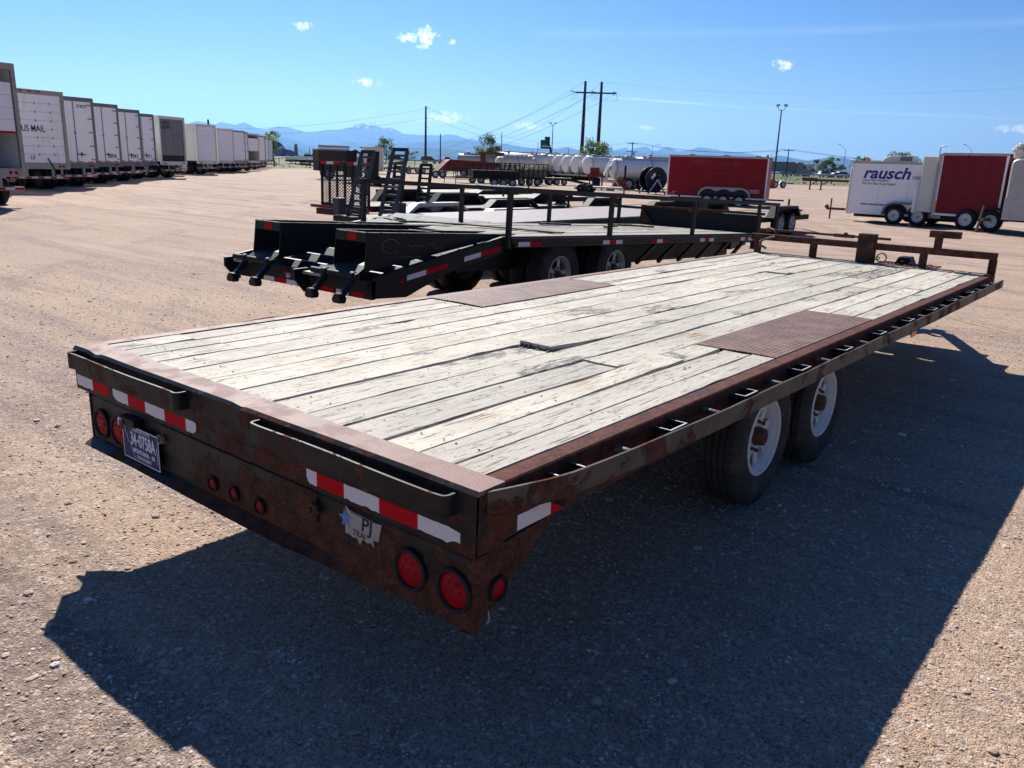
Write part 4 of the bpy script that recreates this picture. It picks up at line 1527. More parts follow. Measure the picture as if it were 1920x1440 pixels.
def strapmesh(pts, w, th, mtn, name, label, cat):
    b = MB()
    for a, c_ in zip(pts[:-1], pts[1:]):
        b.beam(a, c_, w, th)
    o = b.build(name, mtn)
    return tag(o, label, cat)


def t2p(x, y, z):
    return (-4.537 + .95 * x, 5.524 + .95 * y, .089 + .95 * (z - .0358 * y))


b = MB()
pts = [t2p(-2.2, .35, .985), t2p(-1.95, .75, .99), t2p(-1.6, 1.1, .985), t2p(-1.2, 1.35, .975), t2p(-.7, 1.5, .97), t2p(-.3, 1.58, .968)]
for k in range(5):
    b.beam(pts[k], Vector(pts[k + 1]) + (Vector(pts[k + 1]) - Vector(pts[k])) * .02, .13, .018)
for q in range(24):
    p0 = Vector(pts[0]) + Vector((random.uniform(-.1, .1), random.uniform(-.08, .1), random.uniform(0, .03)))
    b.beam(p0, p0 + Vector((random.uniform(-.12, .02), random.uniform(-.1, .04), random.uniform(0, .03))), .012, .008)
tag(b.build('broken_board', 'plank_torn'), 'splintered loose board lying across the black flatbed deck', 'board')
for (x, y, l_, a, lb) in ((-2.0, 3.3, .5, .5, 'short dark scrap of wood on the middle of the black flatbed deck'), (-1.3, 4.2, .35, -.3, 'small curled piece of bark on the black flatbed deck'), (-1.9, 5.2, .8, .9, 'pale stick lying far along the black flatbed deck')):
    p0 = Vector(t2p(x, y, .975))
    b = MB()
    for k in range(4):
        d = Vector((math.sin(a + k * .2), math.cos(a + k * .2), 0)) * l_ / 4
        b.beam(p0, p0 + d * 1.08 + Vector((0, 0, .004)), .07 - .01 * k, .03)
        p0 = p0 + d
    tag(b.build('wood_scrap', 'plank_torn'), lb, 'wood')

# ------------------------------------------------------------------ more trailers parked in the same row, further left
t3 = thing('steel_deck_trailer', 'flat trailer with pale tread plate deck and grey stepped dovetail beyond the black flatbed', 'trailer', (-7.78, 9.2, 0))
b = MB().box(-2.5, -.0, 0, 7.6, .77, .80)
b.build('deck', 'diamond_pale', t3)
for xo in (0, -2.5):
    MB().box(xo - .04, xo + .04, -.02, 7.6, .62, .765).build('side_channel', 'black2', t3)
    MB().prism([(-2.3, .44), (-2.3, .55), (-.02, .80), (-.02, .62)], 'x', xo - .04, xo + .04).build('dovetail_beam', 'rail_grey', t3)
MB().prism([(-2.3, .44), (-2.3, .47), (-.02, .70), (-.02, .67)], 'x', -2.45, -.05).build('dovetail_pan', 'black2', t3)
for q in range(6):
    y = -2.15 + q * .36
    z = .50 + q * .045
    MB().prism([(y, z), (y + .02, z), (y + .26, z + .10), (y + .24, z + .10)], 'x', -2.42, -.08).build('grip_plate', 'grey_steel', t3)
for y in (3.0, 3.95):
    for xo, s_ in ((-.14, 1), (-2.36, -1)):
        wheel(t3, xo, y, .36, .36, .22, s_, 'galv', detail=False)
for x in (-.6, -1.9):
    MB().box(x - .05, x + .05, 0, 8.6, .40, .61).build('main_beam', 'black2', t3)
MB().box(-2.5, 0, 7.6, 7.66, .60, .86).build('front_wall', 'black2', t3)
MB().box(-1.0, -.3, 8.1, 8.55, .62, 1.05).build('winch_box', 'black', t3)


def fender(parent, x, y0, y1, z0, z1, mtn, w=.24, cut=.35):
    """flat-topped trailer fender with sloping ends"""
    poly = [(y0, z0), (y0 + cut, z1), (y1 - cut, z1), (y1, z0)]
    b = MB()
    b.prism([(y0, z0), (y0 + cut, z1), (y1 - cut, z1), (y1, z0), (y1 - .03, z0), (y1 - cut - .01, z1 - .02), (y0 + cut + .01, z1 - .02), (y0 + .03, z0)], 'x', x - w / 2, x + w / 2)
    b.prism([(y0, z0 - .04), (y0 + cut, z1 - .021), (y1 - cut, z1 - .021), (y1, z0 - .04)], 'x', x - w / 2 - .004, x - w / 2 + .008)
    b.prism([(y0, z0), (y0 + cut, z1 - .001), (y1 - cut, z1 - .001), (y1, z0), (y1 - .1, z0), (y1 - cut - .05, z1 - .08), (y0 + cut + .05, z1 - .08), (y0 + .1, z0)], 'x', x + w / 2, x + w / 2 + .01)
    return b.build('fender', mtn, parent)


def low_trailer(loc, rot, label, L=5.2, W_=2.05, z=.55, fmt='black2', deck='plank_old', frame='black2', fend=True, zf=.95, sides=None, group=None, wheels_y=(.52, .68), name='utility_trailer', wr=.34, nb_=8, tongue=True, boards=True):
    r_ = thing(name, label, 'trailer', loc, rot, group)
    if boards:
        for k in range(nb_):
            x0 = -W_ / 2 + W_ * k / nb_
            MB().box(x0 + .004, x0 + W_ / nb_ - .004, .03, L - .03, z - .02, z + .018).build('plank', deck, r_)
    for s_ in (-1, 1):
        MB().box(s_ * W_ / 2, s_ * (W_ / 2 + .05), 0, L, z - .12, z + .03).build('side_rail', frame, r_)
    MB().box(-W_ / 2, W_ / 2, -.03, .028, z - .12, z + .03).build('end_rail', frame, r_)
    MB().box(-W_ / 2, W_ / 2, L - .028, L + .03, z - .12, z + .03).build('end_rail', frame, r_)
    for fy in wheels_y:
        for s_ in (-1, 1):
            wheel(r_, s_ * (W_ / 2 + .19), L * fy - .3, wr, wr, .2, s_, 'galv', detail=False)
    if fend:
        for s_ in (-1, 1):
            fender(r_, s_ * (W_ / 2 + .18), L * wheels_y[0] - .95, L * wheels_y[-1] + .35, z + .02, zf, fmt)
    if tongue:
        b = MB().beam((-W_ / 2, L, z - .05), (-.06, L + 1.3, z - .05), .08, .1).beam((W_ / 2, L, z - .05), (.06, L + 1.3, z - .05), .08, .1)
        b.tube([(0, L + .9, .02), (0, L + .9, z + .45)], .035, 8)
        b.build('tongue', frame, r_)
    if sides:
        for s_ in (-1, 1):
            MB().box(s_ * (W_ / 2 + .01), s_ * (W_ / 2 + .05), .02, L - .02, z + sides - .04, z + sides).build('top_rail', frame, r_)
            for q in range(7):
                y = .04 + (L - .08) * q / 6
                MB().box(s_ * (W_ / 2 + .012), s_ * (W_ / 2 + .048), y - .02, y + .02, z + .031, z + sides - .041).build('post', frame, r_)
    return r_


def ladder_ramp(parent, x, y, z0, z1, w, tilt, mtn='ramp_grey', n=9):
    """upright loading ramp: two rails with rungs between, leaning by tilt (dx) and back by dy"""
    r_ = MB()
    tx, ty = tilt
    for s_ in (-1, 1):
        r_.beam((x + s_ * w / 2, y, z0), (x + s_ * w / 2 + tx, y + ty, z1), .05, .07, up=(0, 1, 0))
    ro = r_.build('ramp', mtn, parent)
    for k in range(n):
        f_ = (k + .35) / n
        MB().beam((x - w / 2 + .026 + tx * f_, y + ty * f_, z0 + (z1 - z0) * f_), (x + w / 2 - .026 + tx * f_, y + ty * f_, z0 + (z1 - z0) * f_), .06, .045).build('rung', mtn, ro)
    b = MB().box(x - w / 2 + tx, x + w / 2 + tx, y + ty - .03, y + ty + .03, z1 - .02, z1 + .05)
    b.build('ramp_tip', 'black2', ro)
    return ro


t4 = low_trailer((-12.0, 9.9, 0), 0, 'car hauler with silver rounded fender and two raised ladder ramps', L=6.4, W_=2.05, z=.55, fmt='alu', zf=.80, wheels_y=(.50, .64))
ladder_ramp(t4, -.62, .2, .55, 1.92, .40, (.14, .3))
ladder_ramp(t4, .52, .1, .55, 1.98, .42, (.12, .3))
for x in (-.98, .92):
    MB().box(x - .1, x + .1, .0, .2, .62, .95).build('ramp_stand', 'ramp_grey', t4)
t5 = low_trailer((-14.15, 12.9, 0), 0, 'utility trailer with black fenders between the car hauler and the mesh gate', L=6.0, W_=1.5, z=.60, fmt='black2', zf=.85)
ladder_ramp(t5, .45, .3, .6, 1.68, .36, (.06, .1), 'black2')
ladder_ramp(t5, -.5, .3, .6, 1.70, .36, (.06, .1), 'black2')
# mesh gate trailer
t6 = low_trailer((-16.0, 12.65, 0), 0, 'trailer with a tall black expanded metal gate and red white tape on top', L=5.6, W_=1.95, z=.58, fmt='black2', fend=True)
MB().box(-1.35, 1.1, -.12, -.02, .47, .55).build('bumper_bar', 'machine_red', t6)
MB().box(-1.05, 1.0, -.16, -.05, .30, .46).build('rear_beam', 'frame_dark', t6)
gt = MB()
for s_ in (-1, 1):
    gt.beam((s_ * .95, -.02, .58), (s_ * .95 - .07, .05, 1.62), .06, .05, up=(0, 1, 0))
go = gt.build('gate', 'black', t6)
for k in range(5):
    x = -.95 + 1.9 * (k + 1) / 6
    MB().beam((x, -.02, .58), (x - .07, .05, 1.62), .075, .03, up=(0, 1, 0)).build('gate_bar', 'black', go)
for q in range(7):
    MB().box(-1.04 + q * .28, -1.04 + (q + 1) * .28 - .003, .0, .08, 1.621, 1.69).build('reflective_tape', ('tape_red', 'tape_white', 'tape_red', 'black', 'tape_red', 'tape_white', 'tape_red')[q], go)
MB().box(-1.0, .93, -.04, .03, .56, .61).build('gate_foot', 'black', go)
mesh_v, mesh_f = [], []
b = MB()
nx, nz_ = 30, 26
for i in range(nx):
    for j in range(nz_):
        x0, z0 = -.92 + i * 1.84 / nx, .62 + j * 1.0 / nz_
        ox = -.07 * (z0 - .58)
        oy = .07 * (z0 - .58) + .02
        if (i + j) % 2 == 0:
            b.beam((x0 + ox, oy, z0), (x0 + 1.84 / nx + ox, oy, z0 + 1.0 / nz_), .015, .012)
        else:
            b.beam((x0 + ox, oy, z0 + 1.0 / nz_), (x0 + 1.84 / nx + ox, oy, z0), .015, .012)
b.build('expanded_metal', 'black', go, kind='stuff')
t7 = low_trailer((-20.3, 18.5, 0), 0, 'pale plank trailer parked beyond the mesh gate', L=6.5, W_=2.2, z=.72, zf=.85, deck='plank')
t8 = low_trailer((-9.2, 19.8, 0), 0, 'low black trailer with long dark fenders behind the steel deck trailer', L=5.4, W_=2.0, z=.52, fmt='black', zf=.86)
t9 = low_trailer((-12.6, 19.0, 0), 0, 'small equipment trailer with red toolbox behind the silver fender', L=4.8, W_=1.9, z=.55, fmt='black2', zf=.82)
MB().box(-.3, .2, 4.9, 5.2, .55, .78).build('tool_box', 'dump_red', t9)
t10 = low_trailer((-16.2, 17.0, 0), 0, 'flat trailer with pale deck beyond the black fenders', L=6.2, W_=2.1, z=.74, zf=.90, fmt='black2', deck='plank')
bx = thing('black_container', 'dark blue black metal bin standing behind the railed flatbed', 'bin', (-18.2, 21.4, 0), R(-35))
MB().box(-1.05, 1.05, -.5, .5, .12, .97).box(-1.1, -.98, -.55, .55, .1, 1.0).build('bin_body', 'black2', bx, .01)
MB().box(-1.08, 1.08, -.54, .54, .975, 1.01).build('bin_rim', 'black', bx)
sp_ = thing('spare_wheel', 'upright black tyre with orange rim standing beyond the side rail', 'wheel', (-17.2, 22.4, 0), R(-55))
wheel(sp_, 0, 0, .40, .40, .26, 1, 'orange', detail=False, rim=.24)
MB().box(-.3, .3, -.5, .5, .0, .06).build('wheel_stand', 'black2', sp_)


# ------------------------------------------------------------------ row of semi trailers on the left


def stripes(parent, x0, x1, y, z0, z1, n, start=0):
    for q in range(n):
        a, c_ = x0 + (x1 - x0) * q / n, x0 + (x1 - x0) * (q + 1) / n
        MB().box(a, c_ - .003, y - .006, y, z0, z1).build('reflective_tape', 'tape_red' if (q + start) % 2 else 'tape_white', parent)


def van(corner, naz, label, kind, w=2.59, L=14.0, frame='grey_frame', side='white_paint', lean=0, zf=1.15, zt=4.1, marks=(), detail=True, guard=.5):
    """rear face looks along azimuth naz; corner is the right rear corner as seen from behind"""
    zt += ((int(abs(corner[0]) * 7) % 5) - 2) * .03
    rz = math.pi - R(naz)
    off = Matrix.Rotation(rz, 3, 'Z') @ Vector((w / 2, 0, 0))
    v_ = thing('semi_trailer', label, 'trailer', (corner[0] - off.x, corner[1] - off.y, 0), rz, 'semi trailers parked in a row on the left')
    hw = w / 2
    wl_ = MB().box(-hw, -hw + .04, .12, L, zf - .02, zt - .03).box(hw - .04, hw, .12, L, zf - .02, zt - .03).box(-hw + .041, hw - .041, L - .04, L, zf - .02, zt - .03)
    wl_.build('wall', side, v_)
    MB().box(-hw + .003, hw - .003, .02, L, zt - .029, zt).build('roof', side, v_)
    MB().box(-hw + .042, hw - .042, .13, L - .05, zf - .03, zf).build('floor', 'wood_pole', v_)
    for k in range(9):
        MB().box(-hw - .006, -hw - .001, .3 + k * 1.22, .33 + k * 1.22, zf, zt - .1).build('side_seam', 'alu', v_)
    MB().box(-hw - .012, hw + .012, 0, .119, zt - .17, zt + .012).build('rear_header', frame, v_)
    for s_ in (-1, 1):
        MB().box(s_ * (hw - .10), s_ * (hw + .012), 0, .119, zf - .25, zt - .171).build('corner_post', frame, v_)
    MB().box(-hw + .102, hw - .102, .0, .119, zf - .25, zf - .001).build('rear_sill', frame, v_)
    dx0, dx1, dz0, dz1 = -hw + .102, hw - .102, zf + .002, zt - .173
    if kind == 'roll':
        n = 8
        for k in range(n):
            a, c_ = dz0 + (dz1 - dz0) * k / n, dz0 + (dz1 - dz0) * (k + 1) / n
            MB().box(dx0 + .03, dx1 - .03, .05, .075, a + .004, c_ - .004).build('door_panel', 'white_dirty' if detail else 'white_paint', v_)
        MB().box(dx0, dx0 + .028, .03, .09, dz0, dz1).box(dx1 - .028, dx1, .03, .09, dz0, dz1).build('door_track', frame, v_)
        if detail:
            for k in range(1, n):
                for q in range(3):
                    x = dx0 + (dx1 - dx0) * (.25 + .27 * q)
                    z = dz0 + (dz1 - dz0) * k / n
                    MB().box(x - .012, x + .012, .035, .049, z - .06, z + .06).build('hinge', 'grey_steel', v_)
    elif kind == 'open':
        n = 8
        for k in range(4, n):
            a, c_ = dz0 + (dz1 - dz0) * k / n, dz0 + (dz1 - dz0) * (k + 1) / n
            MB().box(dx0 + .03, dx1 - .03, .05, .075, a - .35, c_ - .358).build('door_panel', 'white_paint', v_)
        for q in range(6):
            x = dx0 + (dx1 - dx0) * q / 5
            MB().box(x - .03, x + .03, 1.5, 1.54, dz0, dz1).build('load_bar', 'door_grey', v_)
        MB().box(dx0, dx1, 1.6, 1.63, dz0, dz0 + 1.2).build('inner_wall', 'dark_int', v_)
        stripes(v_, dx0 + .04, dx1 - .04, .046, dz0 + 1.01, dz0 + 1.07, 5, 1)
    elif kind == 'scuff':
        xs2 = [dx0 + .05, dx0 + .55, dx0 + 1.35, dx0 + 1.72, dx1 - .05]
        for a, c_ in zip(xs2[:-1], xs2[1:]):
            MB().box(a + .014, c_ - .014, .10, .115, dz0 + .40, dz1).build('door_panel', 'door_grey', v_)
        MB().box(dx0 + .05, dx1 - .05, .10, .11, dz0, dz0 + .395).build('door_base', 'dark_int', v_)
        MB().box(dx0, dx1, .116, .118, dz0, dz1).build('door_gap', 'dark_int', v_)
    else:
        for s_ in (-1, 1):
            a, c_ = (dx0, -.006) if s_ < 0 else (.006, dx1)
            d_ = MB().box(a, c_, .03, .075, dz0, dz1).build('door', 'white_paint', v_)
            for xr in ((-.28,) if s_ < 0 else (.28,)) if detail else ():
                MB().tube([(xr, .012, dz0 - .1), (xr, .012, dz1 + .05)], .018, 6).box(xr - .04, xr + .04, .0, .029, dz0 + 1.3, dz0 + 1.4).build('lock_rod', 'grey_steel', d_)
                MB().beam((xr, .0, dz0 + .38), (xr + s_ * .42, .0, dz0 + .38), .02, .04).box(xr + s_ * .2, xr + s_ * .24, -.005, .02, dz0 + .28, dz0 + .48).build('handle', 'black2', d_)
            for q in range(5 if detail else 4):
                z = dz0 + .15 + (dz1 - dz0 - .3) * q / (4 if detail else 3)
                MB().box(s_ * (hw - .32), s_ * (hw - .04), .005, .029, z - .03, z + .03).build('hinge', 'grey_frame', d_)
        MB().box(-.005, .005, .06, .08, dz0, dz1).build('door_seal', 'ink', v_)
        stripes(v_, dx0 + .1, dx1 - .1, .028, dz0 + .015, dz0 + .06, 8, 0)
    # under-ride guard, lamps, wheels
    MB().box(-hw + .08, hw - .08, .02, .12, guard, guard + .1).build('guard', 'grey_frame', v_)
    stripes(v_, -hw + .1, hw - .1, .018, guard + .02, guard + .08, 9 if detail else 5, 1)
    for x in (-.55, .55):
        MB().box(x - .05, x + .05, .03, .11, guard + .102, zf - .251).build('guard_post', 'grey_frame', v_)
    for s_ in (-1, 1):
        for q in range(2):
            MB().lathe([(0, .055), (-.012, .05), (-.014, .0005)], 'y', (s_ * (hw - .28 - q * .16), -.001, zf - .13), 12).build('tail_light', 'lens_red', v_)
    MB().box(-hw + .3, hw - .3, .2, L - 1, zf - .2, zf - .032).build('underframe', 'black2', v_)
    for y in (1.5, 2.75):
        for s_ in (-1, 1):
            wheel(v_, s_ * (hw - .17), y, .5, .5, .28, s_, 'galv', detail=False, rim=.29)
            wheel(v_, s_ * (hw - .47), y, .5, .5, .28, s_, 'galv', detail=False, rim=.29)
    for s_ in (-1, 1):
        MB().box(s_ * .75, s_ * .62, L - 3.0, L - 2.85, .0, zf - .201).build('landing_leg', 'grey_frame', v_)
    for (s, sz, fx, fz, sxx) in marks:
        text(s, sz, (dx0 + (dx1 - dx0) * fx, .027 if kind == 'swing' else .046, dz0 + (dz1 - dz0) * fz), FR, 'ink' if s[0] != '~' else 'ghost_grey', v_, sx=sxx, bold=.004)
    return v_


v0 = van((-26.28, 8.74), 84, 'white semi trailer with half open roll door at the left edge of the photo', 'open', marks=())
van((-33.1, 10.95), 78, 'narrow view of a tan post between the left edge trailer and the US MAIL trailer', 'roll', frame='cream', w=2.5)
v1 = van((-36.70, 14.44), 82, 'white roll door semi trailer marked US MAIL', 'roll', marks=[('US MAIL', .38, .46, .50, .72), ('LS', .2, .40, .075, 1.0)])
MB().beam((.35, -.02, 1.35), (.62, -.02, .85), .02, .05).build('door_strap', 'black2', v1)
for q in range(3):
    MB().box(-.55 + q * .36, -.40 + q * .36, -.008, -.001, 3.98, 4.03).build('marker_light', 'lens_red', v1)
van((-39.55, 16.96), 80, 'white swing door semi trailer with high number, right of the US MAIL trailer', 'swing', marks=[('274275', .19, .80, .92, .9)], frame='grey_steel')
van((-43.96, 20.24), 76, 'white swing door trailer marked 5604, second right of the US MAIL trailer', 'swing', marks=[('5604', .30, .80, .11, .9)], frame='grey_steel')
van((-47.38, 23.15), 76, 'white swing door trailer marked 5543, third right of the US MAIL trailer', 'swing', marks=[('5543', .30, .80, .11, .9)], frame='grey_steel')
van((-51.59, 26.19), 74, 'white swing door semi trailer numbered 1011, left of the open grey one', 'swing', marks=[('1011', .28, .80, .11, .9)], frame='grey_steel')
v6 = van((-54.78, 30.11), 68, 'cream framed semi trailer with grey folded door panels marked PIGGY', 'scuff', frame='cream', side='cream', marks=[('PIGGY', .28, .27, .90, 1.0), ('BC3477', .28, .27, .80, .9)])
van((-61.2, 33.6), 70, 'white semi trailer half hidden behind the grey folded door one', 'swing', detail=False)
van((-65.46, 39.01), 68, 'white trailer with plain roll door and tan frame, two right of the grey door one', 'roll', frame='cream', side='cream', detail=False)
van((-68.6, 40.6), 68, 'white semi trailer sliver before the second roll door trailer', 'swing', detail=False)
van((-72.54, 45.18), 66, 'smaller looking roll door trailer in the middle of the far row', 'roll', frame='cream', side='cream', detail=False)
van((-75.32, 48.29), 66, 'white trailer with rows of door hinges in the far row', 'swing', detail=False)
van((-79.0, 51.0), 64, 'white semi trailer just before the one with a dark lower door opening', 'swing', detail=False)
van((-84.07, 55.79), 62, 'roll door semi trailer with dark opening under its door', 'open', frame='cream', side='cream', detail=False)
van((-92.08, 62.10), 60, 'third trailer from the far end of the row', 'roll', detail=False)
van((-99.76, 67.83), 58, 'second trailer from the far end of the row', 'swing', detail=False)
van((-108.49, 74.57), 56, 'farthest semi trailer at the end of the row beside the green tree', 'roll', detail=False)

# ------------------------------------------------------------------ enclosed cargo trailers


def enclosed(A, B, depth, label, col, z0, z1, trim='white_paint', group=None, seams=3, roofz=None):
    """box on wheels; local x runs from A to B along the side that faces the yard, local -y looks at the viewer"""
    d = Vector((B[0] - A[0], B[1] - A[1]))
    L = d.length
    e_ = thing('enclosed_trailer', label, 'trailer', (A[0], A[1], 0), math.atan2(d.y, d.x), group)
    t_ = .05
    MB().box(t_, L - t_, 0, .02, z0 + .05, z1 - .10).box(t_, L - t_, depth - .02, depth, z0 + .05, z1 - .1).box(0, .02, .01, depth - .01, z0, z1 - .1).box(L - .02, L, .01, depth - .01, z0, z1 - .1).build('wall', col, e_)
    MB().box(0, L, 0, depth, z1 - .03, z1).build('roof', 'alu', e_, .01)
    MB().box(-.01, L + .01, -.012, .03, z1 - .098, z1 - .031).box(-.01, L + .01, depth - .03, depth + .01, z1 - .098, z1 - .031).build('top_trim', 'alu', e_)
    MB().box(-.01, L + .01, -.01, depth + .01, z0 - .03, z0 + .049).build('bottom_trim', trim, e_)
    for x in (-.012, L - .055):
        MB().box(x, x + .067, -.014, .03, z0 + .05, z1 - .0985).build('corner_trim', trim, e_)
    for q in range(seams):
        x = L * (q + 1) / (seams + 1)
        MB().box(x - .004, x + .004, -.003, -.0005, z0 + .06, z1 - .11).build('panel_seam', 'alu' if col == 'white_paint' else col, e_)
    MB().box(.2, L - .1, .2, depth - .2, z0 - .15, z0 - .031).build('chassis', 'black2', e_)
    return e_, L


def ewheel(e_, x, y, r_, side_y=-1, n=20, mt='white_wheel'):
    """wheel in a trailer whose side looks along local -y: built on a turned empty-free frame by rotating the mesh"""
    w_ = wheel(e_, 0, 0, 0, r_, .22, 1, mt, detail=False, rim=r_ * .55)
    for o in [w_] + list(w_.children):
        for v_ in o.data.vertices:
            px_, py2, pz_ = v_.co
            v_.co = (x - py2 * side_y, y + px_ * side_y, r_ + pz_)
        o.data.update()
    return w_


A_, B_ = polar(1253, 47.2), polar(1439.5, 46.4)
e_, L = enclosed(A_, B_, 2.2, 'dark red enclosed cargo trailer with three wheels and faded lettering', 'trailer_red', .52, 2.72)
e_.location.z = -.12
WX = [L * f_ for f_ in (.43, .59, .75)]
b = MB()
arc = []
for x_, a0_, a1_ in zip(WX, (180, 128, 128), (52, 52, 0)):
    for a in np.linspace(a0_, a1_, 9):
        arc.append((x_ + .50 * math.cos(R(a)), .50 + .50 * math.sin(R(a))))
outer = [(WX[0] - .57, .5), (WX[0] - .53, .78), (WX[0] - .38, .98), (WX[0] - .12, 1.08), (WX[2] + .12, 1.08), (WX[2] + .38, .98), (WX[2] + .53, .78), (WX[2] + .57, .5)]
b.prism(outer[::-1] + arc, 'y', -.02, -.005)
b.build('fender_trim', 'alu', e_)
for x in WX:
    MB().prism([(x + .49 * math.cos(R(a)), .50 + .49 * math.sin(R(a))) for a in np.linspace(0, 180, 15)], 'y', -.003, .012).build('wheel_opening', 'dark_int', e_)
    ewheel(e_, x, -.03, .37)
    ewheel(e_, x, 2.2, .37, 1)
for f_ in (.2, .55, .87):
    MB().box(L * f_ - .16, L * f_ + .16, .9, 1.25, 2.721, 2.80).build('roof_vent', 'alu', e_, .03)
MB().box(L - .16, L - .04, .05, .17, 2.721, 2.84).build('beacon', 'amber', e_)
text('NORTS', .33, (L * .34, -.003, 2.34), FR, 'ghost_red', e_, sx=.92, bold=.005, ext=.002)
text('RO', .33, (L * .70, -.003, 2.30), FR, 'ghost_red', e_, sx=.9, bold=.003, ext=.002)
text('MET', .20, (L * .56, -.003, 2.28), FR, 'ghost_red', e_, sx=.9, ext=.002)
text('TRENCHLESS PIPE REPAIR', .13, (L * .5, -.003, 1.82), FR, 'ghost_red', e_, sx=.9, ext=.002)
text('A CO', .14, (L * .46, -.003, 2.06), FR, 'ghost_red', e_, sx=1.0, ext=.002)
MB().box(L * .59, L * .65, -.006, -.001, 1.94, 2.16).build('paint_patch', 'ghost_dark', e_)
x0, x1 = L * .845, L * .935
b = MB().box(x0, x1, -.006, -.001, .99, 1.005).box(x0, x1, -.006, -.001, .845, .86).box(x0, x0 + .015, -.006, -.001, .8605, .9895).box(x1 - .015, x1, -.006, -.001, .8605, .9895)
b.build('maker_badge', 'white_paint', e_)
text('Haulmark', .10, ((x0 + x1) / 2, -.003, .925), FR, 'white_paint', e_, sx=.85, ext=.002)
text('SAFETY', .06, (.42, -.003, .76), FR, 'white_paint', e_, ext=.002)
text('NO. 5821', .055, (.32, -.003, .67), FR, 'white_paint', e_, ext=.002)
for q in range(3):
    MB().box(L * .86 + q * .22, L * .86 + .12 + q * .22, -.016, -.0115, .50, .54).build('reflective_tape', 'tape_white', e_)
MB().box(L + .02, L + .9, 1.05, 1.15, .46, .54).build('tongue', 'black2', e_)

# white sewer-camera trailer with blue lettering
e_, L = enclosed((-9.55, 33.5), (-5.2, 33.5), 2.3, 'white enclosed trailer with blue rausch lettering and amber beacon', 'white_paint', .36, 2.40)
b = MB()
for a0_, a1_ in zip(np.linspace(90, 180, 8)[:-1], np.linspace(90, 180, 8)[1:]):
    b.beam((.16 + .26 * math.cos(R(a0_)), -.02, 2.15 + .26 * math.sin(R(a0_))), (.16 + .26 * math.cos(R(a1_)), -.02, 2.15 + .26 * math.sin(R(a1_))), .03, .10, up=(0, 1, 0))
b.build('nose_trim', 'alu', e_)
MB().box(-.10, -.015, -.01, 2.31, .36, 2.14).box(-.06, .03, -.014, 2.3, .3, .36).build('nose_panel', 'cream', e_, .03)
text('rausch', .62, (1.30, -.003, 1.93), FR, 'logo_blue', e_, sx=1.08, bold=.016, shear=.25, ext=.003)
text('USA', .17, (2.44, -.003, 1.80), FR, 'logo_blue', e_, ext=.003, bold=.004)
text('Laser Pipe Profiling', .125, (.92, -.003, 1.66), FR, 'text_grey', e_, ext=.003, bold=.003, shear=.2)
text('We Do Pipe Point Repair', .125, (1.05, -.003, 1.53), FR, 'text_grey', e_, ext=.003, bold=.003, shear=.2)
text('www.rauschusa.com', .14, (1.05, -.003, .73), FR, 'logo_blue', e_, ext=.003, bold=.003)
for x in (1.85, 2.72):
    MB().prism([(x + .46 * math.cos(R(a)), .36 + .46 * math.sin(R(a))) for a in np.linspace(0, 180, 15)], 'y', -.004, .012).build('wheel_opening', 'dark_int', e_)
    ewheel(e_, x, -.12, .35)
    ewheel(e_, x, 2.25, .35, 1)
b = MB()
pl = [(1.36, .36), (1.42, .62), (1.58, .80), (1.8, .86), (2.75, .86), (2.97, .80), (3.13, .62), (3.19, .36), (3.12, .36), (3.06, .6), (2.93, .74), (2.74, .79), (1.81, .79), (1.62, .74), (1.49, .6), (1.43, .36)]
b.prism(pl, 'y', -.24, -.004)
b.build('fender', 'grey_steel', e_)
b = MB().prism([(.85, 2.401), (.95, 2.55), (1.15, 2.64), (2.0, 2.64), (2.0, 2.401)], 'y', .7, 1.6)
b.build('air_conditioner', 'cream', e_, .02)
MB().box(1.55, 2.0 - .003, .68, .699, 2.45, 2.62).build('vent_grille', 'grey_steel', e_)
MB().tube([(.42, .3, 2.401), (.42, .3, 2.52)], .075, 12).build('beacon', 'amber', e_)
MB().beam((-.05, 1.15, .42), (-1.25, 1.15, .42), .08, .10).tube([(-1.05, 1.05, .0), (-1.05, 1.05, .85)], .035, 8).beam((-1.3, 1.15, .45), (-1.2, 1.15, .55), .1, .12).build('tongue', 'hub_rust', e_)
MB().box(-.22, -.12, .6, .8, .40, .66).build('battery_box', 'black2', e_)

# red and white trailer with a refrigeration-like white box on its nose
e_, L = enclosed((-6.22, 33.0), (-3.98, 32.6), 2.4, 'red sided trailer with silver frame and a tall white box on its nose', 'trailer_red2', .50, 2.76)
MB().prism([(-.08, .42), (.02, .42), (.02, 2.72), (-.08, 2.72)], 'y', -.03, 2.4).build('nose_frame', 'alu', e_, .01)
o = MB().box(-.70, -.10, .05, 2.2, .55, 2.62).build('nose_box', 'cream', e_, .02)
MB().box(-.72, -.701, .1, 1.1, 1.55, 2.55).build('louvre_panel', 'black', o)
for q in range(5):
    MB().box(-.76, -.721, .12, 1.08, 1.62 + q * .18, 1.66 + q * .18).build('louvre_slat', 'white_paint', o)
MB().box(-.90, -.73, .1, .5, .50, 1.5).box(-.84, -.78, .04, .098, .55, 1.45).build('side_cabinet', 'white_paint', o, .01)
b = MB().tube([(-.10, -.04, .6), (-.10, -.04, 2.90), (-.07, -.04, 2.98), (.12, -.04, 2.98)], .022, 6)
b.build('grab_rail', 'alu', e_)
ewheel(e_, 1.25, -.1, .38)
ewheel(e_, 2.12, -.12, .38)
b = MB().prism([(1.6, .48), (1.72, .72), (1.9, .84), (2.15, .88), (2.4, .84), (2.58, .7), (2.68, .48), (2.6, .48), (2.5, .66), (2.35, .77), (2.12, .81), (1.9, .77), (1.78, .66), (1.68, .48)], 'y', -.2, -.005)
b.build('fender', 'black', e_)
MB().beam((-.1, .6, .42), (-1.35, .9, .42), .08, .1).build('tongue', 'black2', e_)
